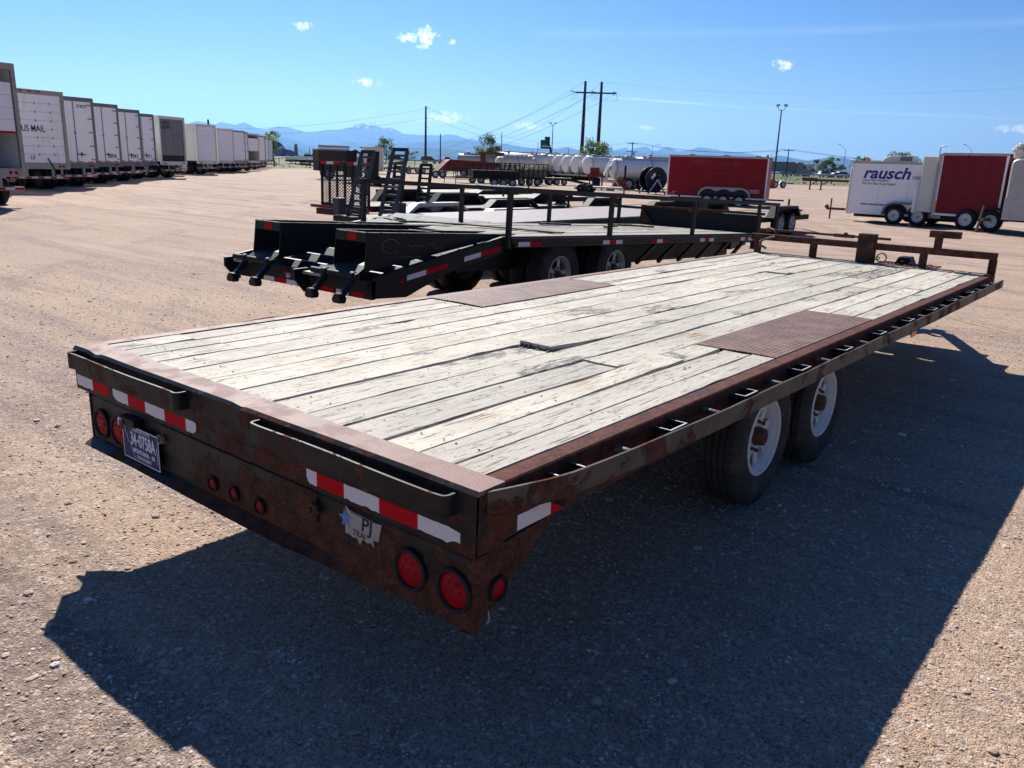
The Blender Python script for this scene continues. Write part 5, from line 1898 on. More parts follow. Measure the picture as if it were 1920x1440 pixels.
MB().tube([(-.95, .3, .0), (-.95, .3, .62)], .035, 8).box(-1.02, -.88, .22, .38, .0, .03).tube([(-1.15, .3, .60), (-.7, .3, .62)], .02, 6).build('jack', 'alu', e_)
MB().box(-.02, .07, -.022, -.0145, .6, 1.0).build('amber_strip', 'amber', e_)
for x in (.9, 1.4):
    MB().box(x, x + .06, -.02, -.0125, 2.62, 2.67).build('marker_light', 'black2', e_)

# silver trailer cut by the right edge of the photo
sv = thing('silver_trailer', 'silver metal trailer with rooftop unit, cut off by the right edge of the photo', 'trailer', (-3.22, 31.6, 0), R(-4))
b = MB()
prof = [(-.50, .52), (-.50, 2.42), (-.44, 2.52), (-.30, 2.57), (3.0, 2.57), (3.2, 2.4), (3.3, .52)]
b.prism(prof, 'y', 0, 2.3)
b.build('body', 'alu', sv, .06)
MB().prism([(-.505, .50), (-.505, 1.25), (1.6, 1.25), (1.6, .50)], 'y', -.012, -.001).build('kick_panel', 'galv', sv)
for q in range(2):
    MB().box(.35 + q * 1.3, .36 + q * 1.3, -.006, -.0005, 1.26, 2.4).build('panel_seam', 'grey_steel', sv)
b = MB().box(-.60, .6, .5, 1.3, 2.572, 3.02).box(-.66, .5, .45, 1.35, 2.78, 2.92).box(-.5, .6, .5, 1.3, 3.021, 3.10)
rt_ = b.build('rooftop_unit', 'tank_cream', sv, .06)
MB().lathe([(0, .12), (-.01, .12), (-.012, .0005)], 'y', (-.2, .445, 2.90), 16).build('vent_hole', 'dark_int', rt_)
for x in (1.5, 2.35):
    ewheel(sv, x, -.02, .38)
    ewheel(sv, x, 2.1, .38, 1)
MB().box(.2, 3.0, .3, 2.0, .36, .515).build('chassis', 'black2', sv)
MB().box(-1.45, .0, 1.2, 1.35, .40, .52).beam((-1.45, 1.27, .46), (-2.2, 1.27, .46), .1, .12).build('tongue', 'black2', sv)
MB().tube([(-1.15, -.25, .0), (-1.1, -.25, .45)], .05, 8).tube([(-1.1, -.25, .45), (-1.05, -.25, .95)], .035, 8).box(-1.25, -1.05, -.35, -.15, .0, .03).box(-1.14, -1.0, -.32, 1.19, .41, .5).build('jack', 'steel_worn', sv)

# ------------------------------------------------------------------ tank trailers


def tanker(px, D, az_, L, r_, zc, label, mtn='tank_white', rings=5, hemi=.25, group=None, hoops=True, lad=False, dark=False):
    p_ = polar(px, D)
    t_ = thing('tank_trailer', label, 'trailer', (p_[0], p_[1], 0), -R(az_), group)
    c = (0, 0, zc)
    prof = [(0 - hemi, .001), (-hemi * .8, r_ * .55), (-hemi * .35, r_ * .9), (0, r_)] + [(L, r_), (L + hemi * .5, r_ * .85), (L + hemi, .001)]
    MB().lathe(prof, 'y', c, 28).build('tank', mtn, t_)
    for k in range(rings):
        y = .05 + (L - .1) * k / (rings - 1)
        MB().lathe([(y - .04, r_ + .002), (y - .04, r_ + .035), (y + .04, r_ + .035), (y + .04, r_ + .002)], 'y', c, 28, close=True).build('ring', 'alu' if not dark else 'grey_frame', t_)
    MB().box(-.25, .25, .6, L - .4, zc + r_ - .02, zc + r_ + .10).build('catwalk', 'galv', t_)
    for y in (1.2, L / 2, L - 1.2):
        MB().lathe([(0, .26), (.14, .25), (.17, .001)], 'z', (0, y, zc + r_ + .09), 14).build('hatch', 'galv', t_)
    MB().box(-.45, .45, .3, L - .2, zc - r_ - .28, zc - r_ + .12).build('underframe', 'grey_frame', t_)
    MB().box(-1.1, 1.1, -.25, -.1, .55, .72).box(-.95, -.85, -.2, -.1, .72, zc - .3).box(.85, .95, -.2, -.1, .72, zc - .3).build('rear_bumper', 'galv', t_)
    for y in (1.0, 2.25):
        for s_ in (-1, 1):
            wheel(t_, s_ * .95, y, .5, .5, .5, s_, 'galv', detail=False, rim=.28)
    for q in range(2):
        MB().lathe([(0, .05), (-.01, .001)], 'y', (-.7 + q * 1.4, -.26, .63), 8).build('tail_light', 'lens_red', t_)
    return t_


GT = 'white tank trailers parked side by side'
tanker(1101, 112, 16, 11, 1.17, 2.0, 'nearest round ended white tank trailer of the parked tank row', group=GT)
tanker(1079, 114.5, 16, 11, 1.17, 2.05, 'second round ended white tank trailer from the right in the tank row', group=GT)
tanker(1061, 117, 16, 11, 1.15, 2.05, 'third round ended white tank trailer from the right in the tank row', group=GT)
tanker(1045, 119.6, 16, 11, 1.15, 2.1, 'fourth round ended white tank trailer from the right in the tank row', group=GT)
tanker(1029, 122.3, 16, 11, 1.15, 2.1, 'fifth round ended white tank trailer from the right in the tank row', group=GT)
tanker(1015, 125, 16, 11, 1.2, 2.2, 'taller white tank trailer at the left end of the round ended tank row', group=GT)
tanker(991, 121, 16, 6, 1.05, 2.05, 'short cream tank seen end on before the long ribbed white tank', 'tank_cream', rings=3, group=GT)
tanker(938, 128, 62, 9.5, 1.15, 2.35, 'long ribbed white tank trailer lying sideways behind the black mesh trailers', rings=9, group=GT)
tanker(861, 110, 62, 6.5, .72, 2.15, 'silver bulk tank above the red dump trailer', 'alu', rings=3, group=GT)
tanker(934, 100, 20, 5, .65, 1.95, 'small cream tank end beside the tree and the brown machinery', 'tank_cream', rings=3, group=GT)
tanker(1192, 80, 66, 9.0, .78, 2.05, 'cream vacuum tank trailer with dark fittings behind the black reel', 'tank_cream', rings=6, group=GT)
tanker(1150, 124, 62, 14, .95, 2.25, 'long pale tank trailer seen sideways behind the vacuum tankers', rings=6, group=GT)
vt = tanker(1150, 71, 36, 6.5, .80, 1.74, 'white vacuum tanker with ladder pipes and hoses on its round end', 'tank_white', rings=3, group=GT, hemi=.3)
b = MB()
b.tube([(-.45, -.4, 1.0), (-.55, -.35, 1.6), (-1.3, -.5, 1.05)], .035, 6)
b.tube([(-1.5, -.4, 1.0), (-.35, -.2, 2.45), (-.1, -.2, 2.5)], .035, 6)
b.tube([(-1.25, -.4, .95), (-.15, -.2, 2.35)], .035, 6)
b.tube([(-.25, -.1, 2.5), (-.15, -.1, 2.72), (.15, -.1, 2.72), (.25, -.1, 2.5)], .03, 6)
for q in range(5):
    f_ = q / 5 + .1
    b.tube([(-1.5 + 1.15 * f_, -.4 + .2 * f_, 1.0 + 1.45 * f_), (-1.25 + 1.1 * f_, -.4 + .2 * f_, .95 + 1.4 * f_)], .02, 5)
b.build('ladder', 'white_paint', vt)
b = MB().lathe([(0, .30), (.5, .30), (.52, .001)], 'y', (-.45, -1.0, .85), 16).lathe([(0, .001), (0.001, .30)], 'y', (-.45, -1.0, .85), 16)
b.build('pump_tank', 'white_paint', vt)
MB().lathe([(0, .22), (-.05, .20), (-.06, .001)], 'y', (0, -.32, 1.75), 16).build('manway', 'alu', vt)

# red pump skid, small red machinery, reel
p_ = polar(1119, 68)
ms = thing('pump_skid', 'rust red pump frame with black engine in front of the tankers', 'machine', (p_[0], p_[1], 0), R(35))
for x in (-.55, .45):
    for y in (0, .8):
        MB().box(x, x + .1, y, y + .1, .0, 1.15).build('post', 'machine_red', ms)
MB().box(-.6, .6, -.05, .95, 1.15, 1.25).box(-.75, .75, -.1, -.045, 1.0, 1.16).build('top_frame', 'machine_red', ms)
MB().box(-.6, .6, -.05, .95, .12, .22).build('skid', 'machine_red', ms)
MB().box(-.3, .35, .1, .7, .221, .95).box(-.15, .2, .0, .1, .4, .8).build('engine', 'black', ms, .04)
MB().box(-.5, .25, .1, .7, 1.251, 1.75).build('red_cabinet', 'machine_red', ms, .02)
p_ = polar(1160, 66)
m2 = thing('small_digger', 'red digging attachment lying beside the white vacuum tanker', 'machine', (p_[0], p_[1], 0), R(20))
b = MB().beam((-.6, 0, .1), (.1, 0, .9), .18, .2).beam((.1, 0, .9), (.9, .1, .15), .16, .18).beam((-.4, .3, .1), (.5, .3, .7), .1, .12).beam((.5, .3, .7), (.95, .3, .1), .1, .1)
b.build('arm', 'machine_red', m2)
MB().prism([(-.9, .02), (-.3, .02), (-.25, .25), (-.6, .35)], 'y', -.25, .25).build('bucket', 'machine_red', m2)
MB().beam((.3, -.3, .1), (-.2, -.3, 1.0), .06, .08).beam((-.2, -.3, 1.0), (-.45, -.3, .0), .06, .06).build('boom', 'cream', m2)
p_ = polar(1094, 66)
m3 = thing('hitch_frame', 'low red hitch frame on the gravel by the long ramp trailer', 'machine', (p_[0], p_[1], 0), R(10))
MB().beam((-.7, 0, .12), (.7, 0, .12), .1, .1).beam((-.3, 0, .15), (0, 0, .5), .08, .08).beam((0, 0, .5), (.4, 0, .12), .08, .08).box(-.15, .2, -.1, .12, .16, .3).build('frame', 'dump_red', m3)
wheel(m3, .5, .3, .16, .16, .12, 1, 'white_paint', detail=False, rim=.08)
p_ = polar(1173, 60)
m4 = thing('jack_post', 'thin rusty upright post trailer with low deck in front of the vacuum tankers', 'trailer', (p_[0], p_[1], 0), R(-62))
MB().box(-.05, .05, -.05, .05, .0, 1.95).build('mast', 'machine_red', m4)
MB().box(-.07, .07, -.07, .07, 1.0, 1.95).build('mast_sleeve', 'black2', m4)
MB().box(-1.2, .9, -3.4, -.2, .33, .45).build('deck', 'galv', m4)
for y in (-2.4, -3.0):
    for x in (-1.2, .9):
        wheel(m4, x, y, .3, .3, .18, 1 if x > 0 else -1, 'black', detail=False)
p_ = polar(1226, 63)
rl = thing('cable_reel', 'large black cable reel with two round flanges left of the red trailer', 'reel', (p_[0], p_[1], 0), R(62))
for s_, y in ((-1, -.45), (1, .45)):
    f_ = MB().lathe([(y - .03, .08), (y - .03, .86), (y - .045, .89), (y + .045, .89), (y + .03, .86), (y + .03, .08)], 'y', (0, 0, 1.06), 36, close=True).build('flange', 'reel_blue', rl)
    for q in range(6):
        a = q * math.pi / 3
        MB().lathe([(y - .05, .03), (y - .052, .001)], 'y', (.35 * math.cos(a), 0, 1.06 + .35 * math.sin(a)), 8).build('bolt', 'galv', f_)
    for (hx, hz2, hr) in ((-.22, 1.38, .13), (-.36, 1.2, .11)):
        MB().lathe([(y - .047, hr), (y - .049, .001)], 'y', (hx, 0, hz2), 12).build('label_hole', 'tank_white', f_)
MB().lathe([(-.5, .12), (.5, .12)], 'y', (0, 0, 1.06), 20).lathe([(-.42, .45), (.42, .45)], 'y', (0, 0, 1.06), 24).build('drum', 'black2', rl)
for y in (-.62, .62):
    MB().beam((-.75, y, .0), (0, y, 1.06), .08, .09).beam((.75, y, .0), (0, y, 1.06), .08, .09).build('stand', 'galv', rl)
MB().box(-.9, .9, -.7, .7, .12, .2).build('base_frame', 'black2', rl)

# three-axle flatbed with ramp, and the black mesh sided trailers behind it
p_ = polar(905, 76)
q_ = polar(1064, 79)
d_ = q_ - p_
rz = math.atan2(d_[1], d_[0])
LL = float(np.hypot(*d_))
gs = thing('long_flatbed', 'long black three axle flatbed trailer with ramp tail, before the tank row', 'trailer', (p_[0], p_[1], 0), rz)
MB().box(0, LL + .6, 0, 2.4, .62, .68).build('deck', 'plank_old', gs)
MB().box(0, LL + .6, -.04, .0, .46, .66).build('side_channel', 'black', gs)
MB().prism([(LL + .6, .44), (LL + .6, .62), (LL + 2.9, .18), (LL + 2.9, .10)], 'y', .05, 2.35).build('ramp', 'black2', gs)
for q in range(9):
    MB().box(2.5 + q * .55, 2.62 + q * .55, -.045, -.041, .50, .55).build('reflective_tape', 'tape_white', gs)
for x in (-1.75, -1.02, -.28):
    ewheel(gs, LL + x, -.02, .30, mt='galv')
    ewheel(gs, LL + x, 2.3, .30, 1, mt='galv')
for x in (1.0, 1.7, 2.4):
    ewheel(gs, x, .1, .28, mt='galv')
MB().box(.2, .3, .3, .4, .0, .46).box(-2.0, 0, .6, .75, .50, .62).box(-2.0, 0, 1.7, 1.85, .50, .62).build('landing_leg', 'black2', gs)


def cage(px, D, rz_, L, W_, z, h, label, mtn='black2', n=10, diag=False, fill=None, wheels=3):
    p_ = polar(px, D)
    c_ = thing('cage_trailer', label, 'trailer', (p_[0], p_[1], 0), rz_)
    MB().box(0, L, 0, W_, z - .12, z).build('deck', mtn, c_)
    for y in (0, W_):
        MB().box(0, L, y - .03, y + .03, z + h - .06, z + h).build('top_rail', mtn, c_)
        for q in range(n + 1):
            x = L * q / n
            MB().box(x - .03, x + .03, y - .03, y + .03, z, z + h - .061).build('post', mtn, c_)
        if diag:
            MB().beam((.1, y, z + .05), (L * .5, y, z + h - .1), .07, .07).beam((L * .25, y, z + .05), (L * .75, y, z + h - .1), .07, .07).build('brace', mtn, c_)
    if fill:
        MB().box(.2, L - .2, .1, W_ - .1, z + .001, z + h * fill[1]).build('load', fill[0], c_)
    for q in range(wheels):
        ewheel(c_, L * .45 + q * .75, -.05, .33, mt='galv')
    MB().beam((0, W_ / 2, z - .06), (-1.4, W_ / 2, z - .06), .1, .1).tube([(-1.0, W_ / 2, 0), (-1.0, W_ / 2, z + .3)], .035, 6).build('tongue', mtn, c_)
    return c_


cage(937, 72, rz + .05, 4.6, 2.0, .72, 1.15, 'black framed trailer with diagonal braces and tan load', diag=True, fill=('plank_torn', .6))
cage(883, 66, rz - .1, 4.2, 2.0, .70, 1.0, 'black rail sided utility trailer left of the braced one', fill=('black2', .55), n=7)
cage(858, 74, rz - .1, 3.0, 1.8, .55, .75, 'smaller dark rail sided trailer in front of the red dump trailer', n=5, wheels=2)
# red dump trailer
p_, q_ = polar(842, 93), polar(936, 95)
d_ = q_ - p_
dt = thing('dump_trailer', 'faded red high sided dump trailer behind the black rail trailers', 'trailer', (p_[0], p_[1], 0), math.atan2(d_[1], d_[0]))
LL = float(np.hypot(*d_))
MB().prism([(0, .85), (.25, 2.05), (LL, 1.85), (LL, .9)], 'y', 0, .05).prism([(0, .85), (.25, 2.05), (LL, 1.85), (LL, .9)], 'y', 2.3, 2.35).box(0, LL, .05, 2.3, .80, .86).box(.2, .26, .051, 2.299, .87, 2.0).build('body', 'dump_red', dt)
for q in range(10):
    x = .3 + q * (LL - .5) / 9
    MB().box(x, x + .1, -.08, -.001, .85, 1.95 - .02 * q).build('rib', 'dump_red', dt)
MB().prism([(.2, 1.95), (.2, 2.06), (LL, 1.87), (LL, 1.76)], 'y', -.1, -.0815).build('top_rail', 'dump_red', dt)
MB().prism([(0, 1.9), (.25, 2.05), (-1.0, .6), (-1.5, .35), (-1.5, .5)], 'y', .3, 2.0).build('front_arm', 'machine_red', dt)
MB().box(-4.2, 0, .8, 1.5, .35, .5).build('drawbar', 'machine_red', dt)
for x in (-1.6, -.75):
    ewheel(dt, x, -.1, .42)
ewheel(dt, LL * .6, -.1, .42, mt='galv')
ewheel(dt, LL * .7, -.1, .42, mt='galv')
# brown machinery above the dump trailer
p_ = polar(921, 108)
mm = thing('farm_machine', 'brown rusty machine with legs standing before the small green tree', 'machine', (p_[0], p_[1], 0), R(30))
MB().box(-1.6, 1.6, -.4, .4, 2.9, 3.15).build('beam', 'hub_rust', mm)
for x in (-1.1, 1.0):
    MB().prism([(x - .3, 2.9), (x + .3, 2.9), (x + .15, .0), (x - .15, .0)], 'y', -.2, .2).build('leg', 'hub_rust', mm)
MB().lathe([(-.6, .001), (-.6, .8), (.6, .8), (.6, .001)], 'y', (.0, 0, 1.3), 16).build('drum', 'cream', mm)
# scattered row of low frames along the yard's far edge
for k, (px, D, L_, mtn, lb) in enumerate([(805, 118, 7, 'grey_frame', 'low grey frame trailer left of the red drawbar'), (775, 125, 7, 'hub_rust', 'rusty low frame trailer at the far edge of the yard'), (745, 112, 5, 'black2', 'dark low trailer behind the raised ladder ramps')]):
    p_ = polar(px, D)
    f_ = thing('frame_trailer', lb, 'trailer', (p_[0], p_[1], 0), rz)
    for y in (0, 1.6):
        MB().box(-L_ / 2, L_ / 2, y, y + .12, .62, .80).build('beam', mtn, f_)
    for q in range(5):
        MB().box(-L_ / 2 + q * L_ / 4.3, -L_ / 2 + q * L_ / 4.3 + .1, .121, 1.599, .65, .76).build('cross_member', mtn, f_)
    for x in (.6, 1.5):
        ewheel(f_, x, -.05, .38, mt='galv')
    MB().box(-L_ / 2, -L_ / 2 + .1, .3, .4, 0, .62).build('landing_leg', mtn, f_)

# far flatbeds by the yard exit, grey truck body, tan container
p_, q_ = polar(533, 175), polar(612, 160)
d_ = q_ - p_
fb = thing('far_flatbed', 'white decked flatbed trailer parked far off by the yard exit', 'trailer', (p_[0], p_[1], 0), math.atan2(d_[1], d_[0]))
LL = float(np.hypot(*d_))
MB().box(0, LL, 0, 2.5, 1.30, 1.66).build('deck', 'white_paint', fb)
MB().box(.3, LL, .1, 2.4, .75, 1.299).build('frame', 'black', fb)
MB().prism([(2.2, .55), (2.6, .55), (4.4, 1.15), (4.0, 1.15)], 'y', -.1, .3).build('ramp', 'galv', fb)
for q in range(4):
    ewheel(fb, LL * .42 + q * 1.15, -.05, .5, mt='black2')
p_ = polar(523, 200)
fb2 = thing('far_flatbed', 'small dark low trailer just left of the far white decked flatbed', 'trailer', (p_[0], p_[1], 0), math.atan2(d_[1], d_[0]))
MB().box(-3.4, 3.4, 0, 2.4, .5, .95).build('deck', 'black2', fb2)
ewheel(fb2, 2, -.05, .4, mt='black2')
ewheel(fb2, 2.9, -.05, .4, mt='black2')
p_ = polar(640, 72)
tk = thing('service_truck', 'old tan and brown service truck body behind the mesh gate', 'truck', (p_[0], p_[1], 0), rz + .1)
MB().box(-1.9, .7, 0, 2.2, 1.45, 2.35).build('body', 'truck_brown', tk, .04)
MB().box(-1.95, .75, -.03, 2.2, 2.351, 2.50).build('top', 'grey_frame', tk, .03)
MB().box(-1.9, .7, .02, .06, 2.55, 2.75).tube([(-1.9, .0, 2.75), (.7, .0, 2.75)], .03, 6).build('rack', 'galv', tk)
MB().prism([(.7, .8), (.7, 2.1), (1.0, 2.15), (1.5, 1.6), (1.9, 1.45), (1.95, .8)], 'y', .1, 2.1).build('cab', 'white_dirty', tk, .03)
b = MB().tube([(.75, -.05, 2.3), (1.2, -.05, 2.45), (1.6, -.05, 2.2), (1.8, -.05, 1.6), (1.85, -.05, 1.1)], .10, 8)
b.build('hose', 'truck_brown', tk)
MB().box(-1.9, 1.7, .1, 2.1, .7, 1.44).build('chassis', 'black2', tk)
for x in (-1.1, 1.3):
    ewheel(tk, x, -.02, .48, mt='galv')
p_ = polar(701, 108)
ct = thing('container', 'tan ribbed box container standing behind the ladder ramps', 'container', (p_[0], p_[1], 0), rz - .25)
MB().box(-1.3, 1.1, 0, 2.2, .3, 3.25).build('shell', 'tank_cream', ct)
for q in range(9):
    MB().box(-1.25 + q * .27, -1.17 + q * .27, -.04, -.001, .35, 3.2).build('rib', 'cream', ct)
p_ = polar(609, 82)
lt = thing('light_tower', 'small silver framed trailer just left of the mesh gate', 'trailer', (p_[0], p_[1], 0), R(10))
b = MB()
for x in (-.7, -.25):
    b.box(x, x + .04, 0, .04, .4, 2.0)
    for q in range(8):
        b.box(x + .04, x + .3, 0, .04, .5 + q * .19, .53 + q * .19)
b.build('ladder_frame', 'galv', lt)
MB().box(-.8, .5, .1, 1.2, .35, .55).build('deck', 'galv', lt)
wheel(lt, -.3, 0, .3, .3, .2, -1, 'black2', detail=False)
for (px, D, mtn, lb) in ((655, 62, 'black2', 'dark upright panel behind the middle of the mesh gate'), (696, 58, 'black2', 'dark upright panel just left of the first ladder ramp')):
    p_ = polar(px, D)
    o = thing('raised_ramp', lb, 'ramp', (p_[0], p_[1], 0), R(35))
    MB().prism([(-.5, .6), (.45, .6), (.55, 2.3), (-.2, 2.3)], 'y', 0, .15).build('ramp_plate', mtn, o)
    MB().box(-1.2, 1.2, .2, 4.2, .45, .6).build('deck', 'black2', o)
    ewheel(o, .4, .1, .35, mt='black2')

# boat chassis, orange block and stand behind the big red trailer
p_ = polar(1556, 112)
cf = thing('chassis_trailer', 'dark red container chassis on landing legs at the grass edge', 'trailer', (p_[0], p_[1], 0), math.atan2(_hd[1], _hd[0]) + .12)
MB().box(-3.2, 4.5, 0, .15, 1.02, 1.28).box(-3.2, 4.5, 1.0, 1.15, 1.02, 1.28).build('beam', 'hub_rust', cf)
MB().box(-3.2, -1.9, -.1, 1.25, 1.28, 1.42).build('gooseneck_plate', 'dump_red', cf)
for x in (-2.7, -1.0):
    MB().box(x, x + .12, .2, .32, .05, 1.02).beam((x + .06, .26, .5), (x + .9, .26, 1.02), .06, .06).box(x - .1, x + .22, .1, .42, 0, .05).build('landing_leg', 'hub_rust', cf)
p_ = polar(1466, 112)
bt = thing('tandem_dolly', 'small white fendered tandem dolly beside the orange block', 'trailer', (p_[0], p_[1], 0), math.atan2(_hd[1], _hd[0]))
for x in (-.75, .35):
    ewheel(bt, x, 0, .42)
MB().prism([(-.25, .55), (.0, .95), (.7, .95), (.95, .55), (.6, .75), (.1, .75)], 'y', -.1, .15).build('fender', 'white_paint', bt)
MB().box(-1.4, 2.0, .3, 1.3, .55, .68).build('frame', 'black2', bt)
p_ = polar(1445.5, 108)
ob = MB().box(p_[0] - .48, p_[0] + .48, p_[1] - .48, p_[1] + .48, -.05, 1.08).build('orange_block', 'concrete_red', None, .03)
tag(ob, 'orange red concrete block at the foot of the tall yard light', 'block')

# ------------------------------------------------------------------ poles, lights, wires
POLE = {}


def Hpx(px, py, D):
    e_, a_ = elev(px, py)
    return CAM[2] + math.tan(e_) * D


def gz(px, D):
    p_ = polar(px, D)
    return float(ground_z(p_[0], p_[1]))


def ground_col(px_top, py_top):
    """column where the vertical line through a high pixel meets the horizon"""
    e_, a_ = elev(px_top, py_top)
    lo, hi = -800.0, 2800.0
    for _ in range(40):
        mid_ = (lo + hi) / 2
        if bearing(mid_) < a_:
            lo = mid_
        else:
            hi = mid_
    return lo


def pole(pxt, pyt, D, r0, r1, mtn, label, name='utility_pole', cat='pole', group=None):
    px = ground_col(pxt, pyt)
    p_ = polar(px, D)
    h_ = Hpx(pxt, pyt, D)
    z0 = float(ground_z(p_[0], p_[1])) - .1
    t_ = thing(name, label, cat, (p_[0], p_[1], z0), -bearing(px), group)
    b = MB().tube([(0, 0, 0), (0, 0, h_ - z0)], r0, 10, r2=r1)
    b.build('shaft', mtn, t_)
    return t_, h_ - z0, p_, z0


hp = []
for i, (px, py, D, lb) in enumerate([(1098, 152, 214, 'left pole of the tall dark twin pole power structure'), (1128.5, 153.5, 209, 'right pole of the tall dark twin pole power structure')]):
    t_, h_, p_, z0 = pole(px, py, D, .55, .30, 'wood_pole', lb, 'power_pole', 'pole', 'twin dark power poles joined by a crossarm')
    hp.append((t_, h_, p_, z0))
for k in (.25, .5):
    for t_, h_, p_, z0 in hp:
        MB().lathe([(0, .56), (.25, .56)], 'z', (0, 0, h_ * k), 10).build('band', 'grey_frame', t_)
zA = Hpx(1098, 174, 214) - hp[0][3]
MB().beam((-2.4, -.5, zA), (7.6, -.5, zA), .3, .35).build('crossarm', 'wood_pole', hp[0][0])
ends = []
for q, x in enumerate((-2.6, 2.6, 7.8)):
    b = MB().tube([(x, -.5, zA + .1), (x - .9, -1.0, zA + .3)], .10, 6).tube([(x, -.5, zA), (x, -.5, zA - 1.5)], .05, 6)
    b.tube([(x - .9, -1, zA + .3), (x - .8, -.9, zA - 1.4), (x - .3, -.6, zA - 1.9), (x + .5, -.4, zA - 1.6), (x + .7, -.2, zA)], .03, 5)
    b.build('insulator', 'pole_grey', hp[0][0])
wp = lambda o, v_: o.matrix_world @ Vector(v_)
bpy.context.view_layer.update()
arms = [wp(hp[0][0], (x, -.5, zA)) for x in (-2.6, 2.6, 7.8)]
tops = [wp(hp[0][0], (0, 0, hp[0][1])), wp(hp[1][0], (0, 0, hp[1][1]))]

tall, hT, pT, zT = pole(798.5, 199, 265, .42, .26, 'pole_dark', 'tall single dark pole above the far parked cars')
for k in (.03, .20, .36):
    MB().beam((0, 0, hT * (1 - k)), (.8, 0, hT * (1 - k) + .1), .12, .12).build('insulator', 'pole_grey', tall)
bpy.context.view_layer.update()
tt_ = [wp(tall, (.8, 0, hT * (1 - k))) for k in (.03, .20, .36)]
for args in [((826, 251), 200, .16, .12, 'wood_pole', 'thin wooden pole right of the tall dark pole'), ((941, 247), 270, .16, .12, 'pole_grey', 'thin grey pole behind the ribbed tank'), ((1009, 268), 280, .14, .1, 'pole_grey', 'short thin pole left of the green road sign'),
             ((1066, 279), 300, .12, .1, 'pole_grey', 'short post between the green sign and the twin poles'), ((554.5, 270), 300, .9, .5, 'pole_grey', 'slim grey sign pylon right of the blue truck'), ((390, 224), 190, .2, .2, 'pole_dark', 'pole top showing above the parked trailers'),
             ((580, 276), 300, .15, .1, 'wood_pole', 'thin pole above the far parked pickup')]:
    (px, py), D, r0, r1, mtn, lb = args
    pole(px, py, D, r0, r1, mtn, lb)
cross = []
for (px, py, D, lb) in [(1186.5, 266, 235, 'wooden power pole with two crossarms above the vacuum tankers'), (1479.5, 279, 250, 'wooden power pole with one crossarm behind the passing truck')]:
    t_, h_, p_, z0 = pole(px, py, D, .19, .13, 'wood_pole', lb, group='wooden power poles with crossarms')
    MB().beam((-1.3, -.15, h_ - .5), (1.3, -.15, h_ - .5), .14, .14).build('crossarm', 'wood_pole', t_)
    if px < 1300:
        MB().beam((-1.5, -.15, h_ - 2.6), (1.5, -.15, h_ - 2.6), .14, .14).build('crossarm', 'wood_pole', t_)
        MB().tube([(.5, -.3, h_ - 3.6), (.5, -.3, h_ - 2.7)], .22, 8).tube([(-1.3, -.15, h_ - .5), (-1.7, -.2, h_ - 3), (-1.2, -.1, h_ - 5)], .03, 5).build('transformer', 'grey_frame', t_)
    for x in (-1.2, 0, 1.2):
        MB().tube([(x, -.15, h_ - .42), (x, -.15, h_ - .15)], .07, 6).build('insulator', 'pole_grey', t_)
    bpy.context.view_layer.update()
    cross.append([wp(t_, (x, -.15, h_ - .15)) for x in (-1.2, 0, 1.2)])

# yard light mast with twin heads
t_, h_, p_, z0 = pole(1465.5, 206, 108, .13, .07, 'pole_dark', 'tall slim yard light with two floodlight heads right of the big red trailer', 'yard_light', 'light')
for s_ in (-1, 1):
    a_ = MB().tube([(0, 0, h_ - .05), (s_ * .25, 0, h_ + .0), (s_ * .42, 0, h_ + .2), (s_ * .45, 0, h_ + .42)], .04, 6).build('arm', 'pole_dark', t_)
    MB().box(s_ * .45 - .22, s_ * .45 + .22, -.3, .2, h_ + .40, h_ + .62, rot=(0, s_ * .25, 0)).build('lamp_head', 'grey_frame', a_, .04)
t_, h_, p_, z0 = pole(1037, 234, 290, .22, .13, 'pole_grey', 'light pole with twin heads rising beside the green road sign', 'street_light', 'light')
for s_ in (-1, 1):
    MB().tube([(0, 0, h_ - .2), (s_ * .9, 0, h_ + .5)], .10, 6).box(s_ * .9 - .4, s_ * .9 + .4, -.3, .3, h_ + .4, h_ + .75).build('lamp_head', 'pole_grey', t_)
MB().tube([(-.4, .5, 0), (-.4, .5, 5.0), (-.6, .4, 7.0), (-1.2, .3, 8.2), (-2.2, .2, 8.6), (-3.0, .1, 8.6)], .32, 10).build('sign_arm', 'wood_pole', t_)
px = 1020.5
p_ = polar(px, 291)
sg = thing('road_sign', 'green highway sign board hanging from a curved arm', 'sign', (p_[0], p_[1], 0), -bearing(px))
zt_, zb_ = Hpx(1020, 259, 291), Hpx(1020, 279, 291)
MB().box(-1.6, 1.6, -.1, .1, zb_, zt_ - .6).box(-.2, 1.6, -.1, .1, zt_ - .59, zt_ + .5).build('board', 'sign_green', sg)
text('E\nLOVE', .9, (0, -.12, (zb_ + zt_) / 2 - .3), FR, 'plate_white', sg, sx=.8, ext=.01)
MB().box(1.2, 1.6, .12, .3, zb_ + 1, zb_ + 2).build('bracket', 'wood_pole', sg)
for (px, py, D, sd_, lb) in [(1224, 274, 330, 1, 'street light with arm reaching right above the tankers'), (1447, 287, 330, 1, 'street light just left of the tall yard light'), (1586, 280, 330, -1, 'street light with arm reaching left above the highway trees'), (1822, 281, 330, -1, 'street light top peeking over the red sided trailer')]:
    t_, h_, p_, z0 = pole(px, py, D, .13, .08, 'pole_grey', lb, 'street_light', 'light', 'street lights along the highway')
    MB().tube([(0, 0, h_ - .1), (sd_ * 1.2, 0, h_ + (.5 if sd_ > 0 else 1.0)), (sd_ * 2.3, 0, h_ + (.6 if sd_ > 0 else 1.7))], .06, 6).box(sd_ * 2.1, sd_ * 2.8, -.12, .12, h_ + (.5 if sd_ > 0 else 1.6), h_ + (.68 if sd_ > 0 else 1.8)).build('lamp_arm', 'pole_grey', t_)


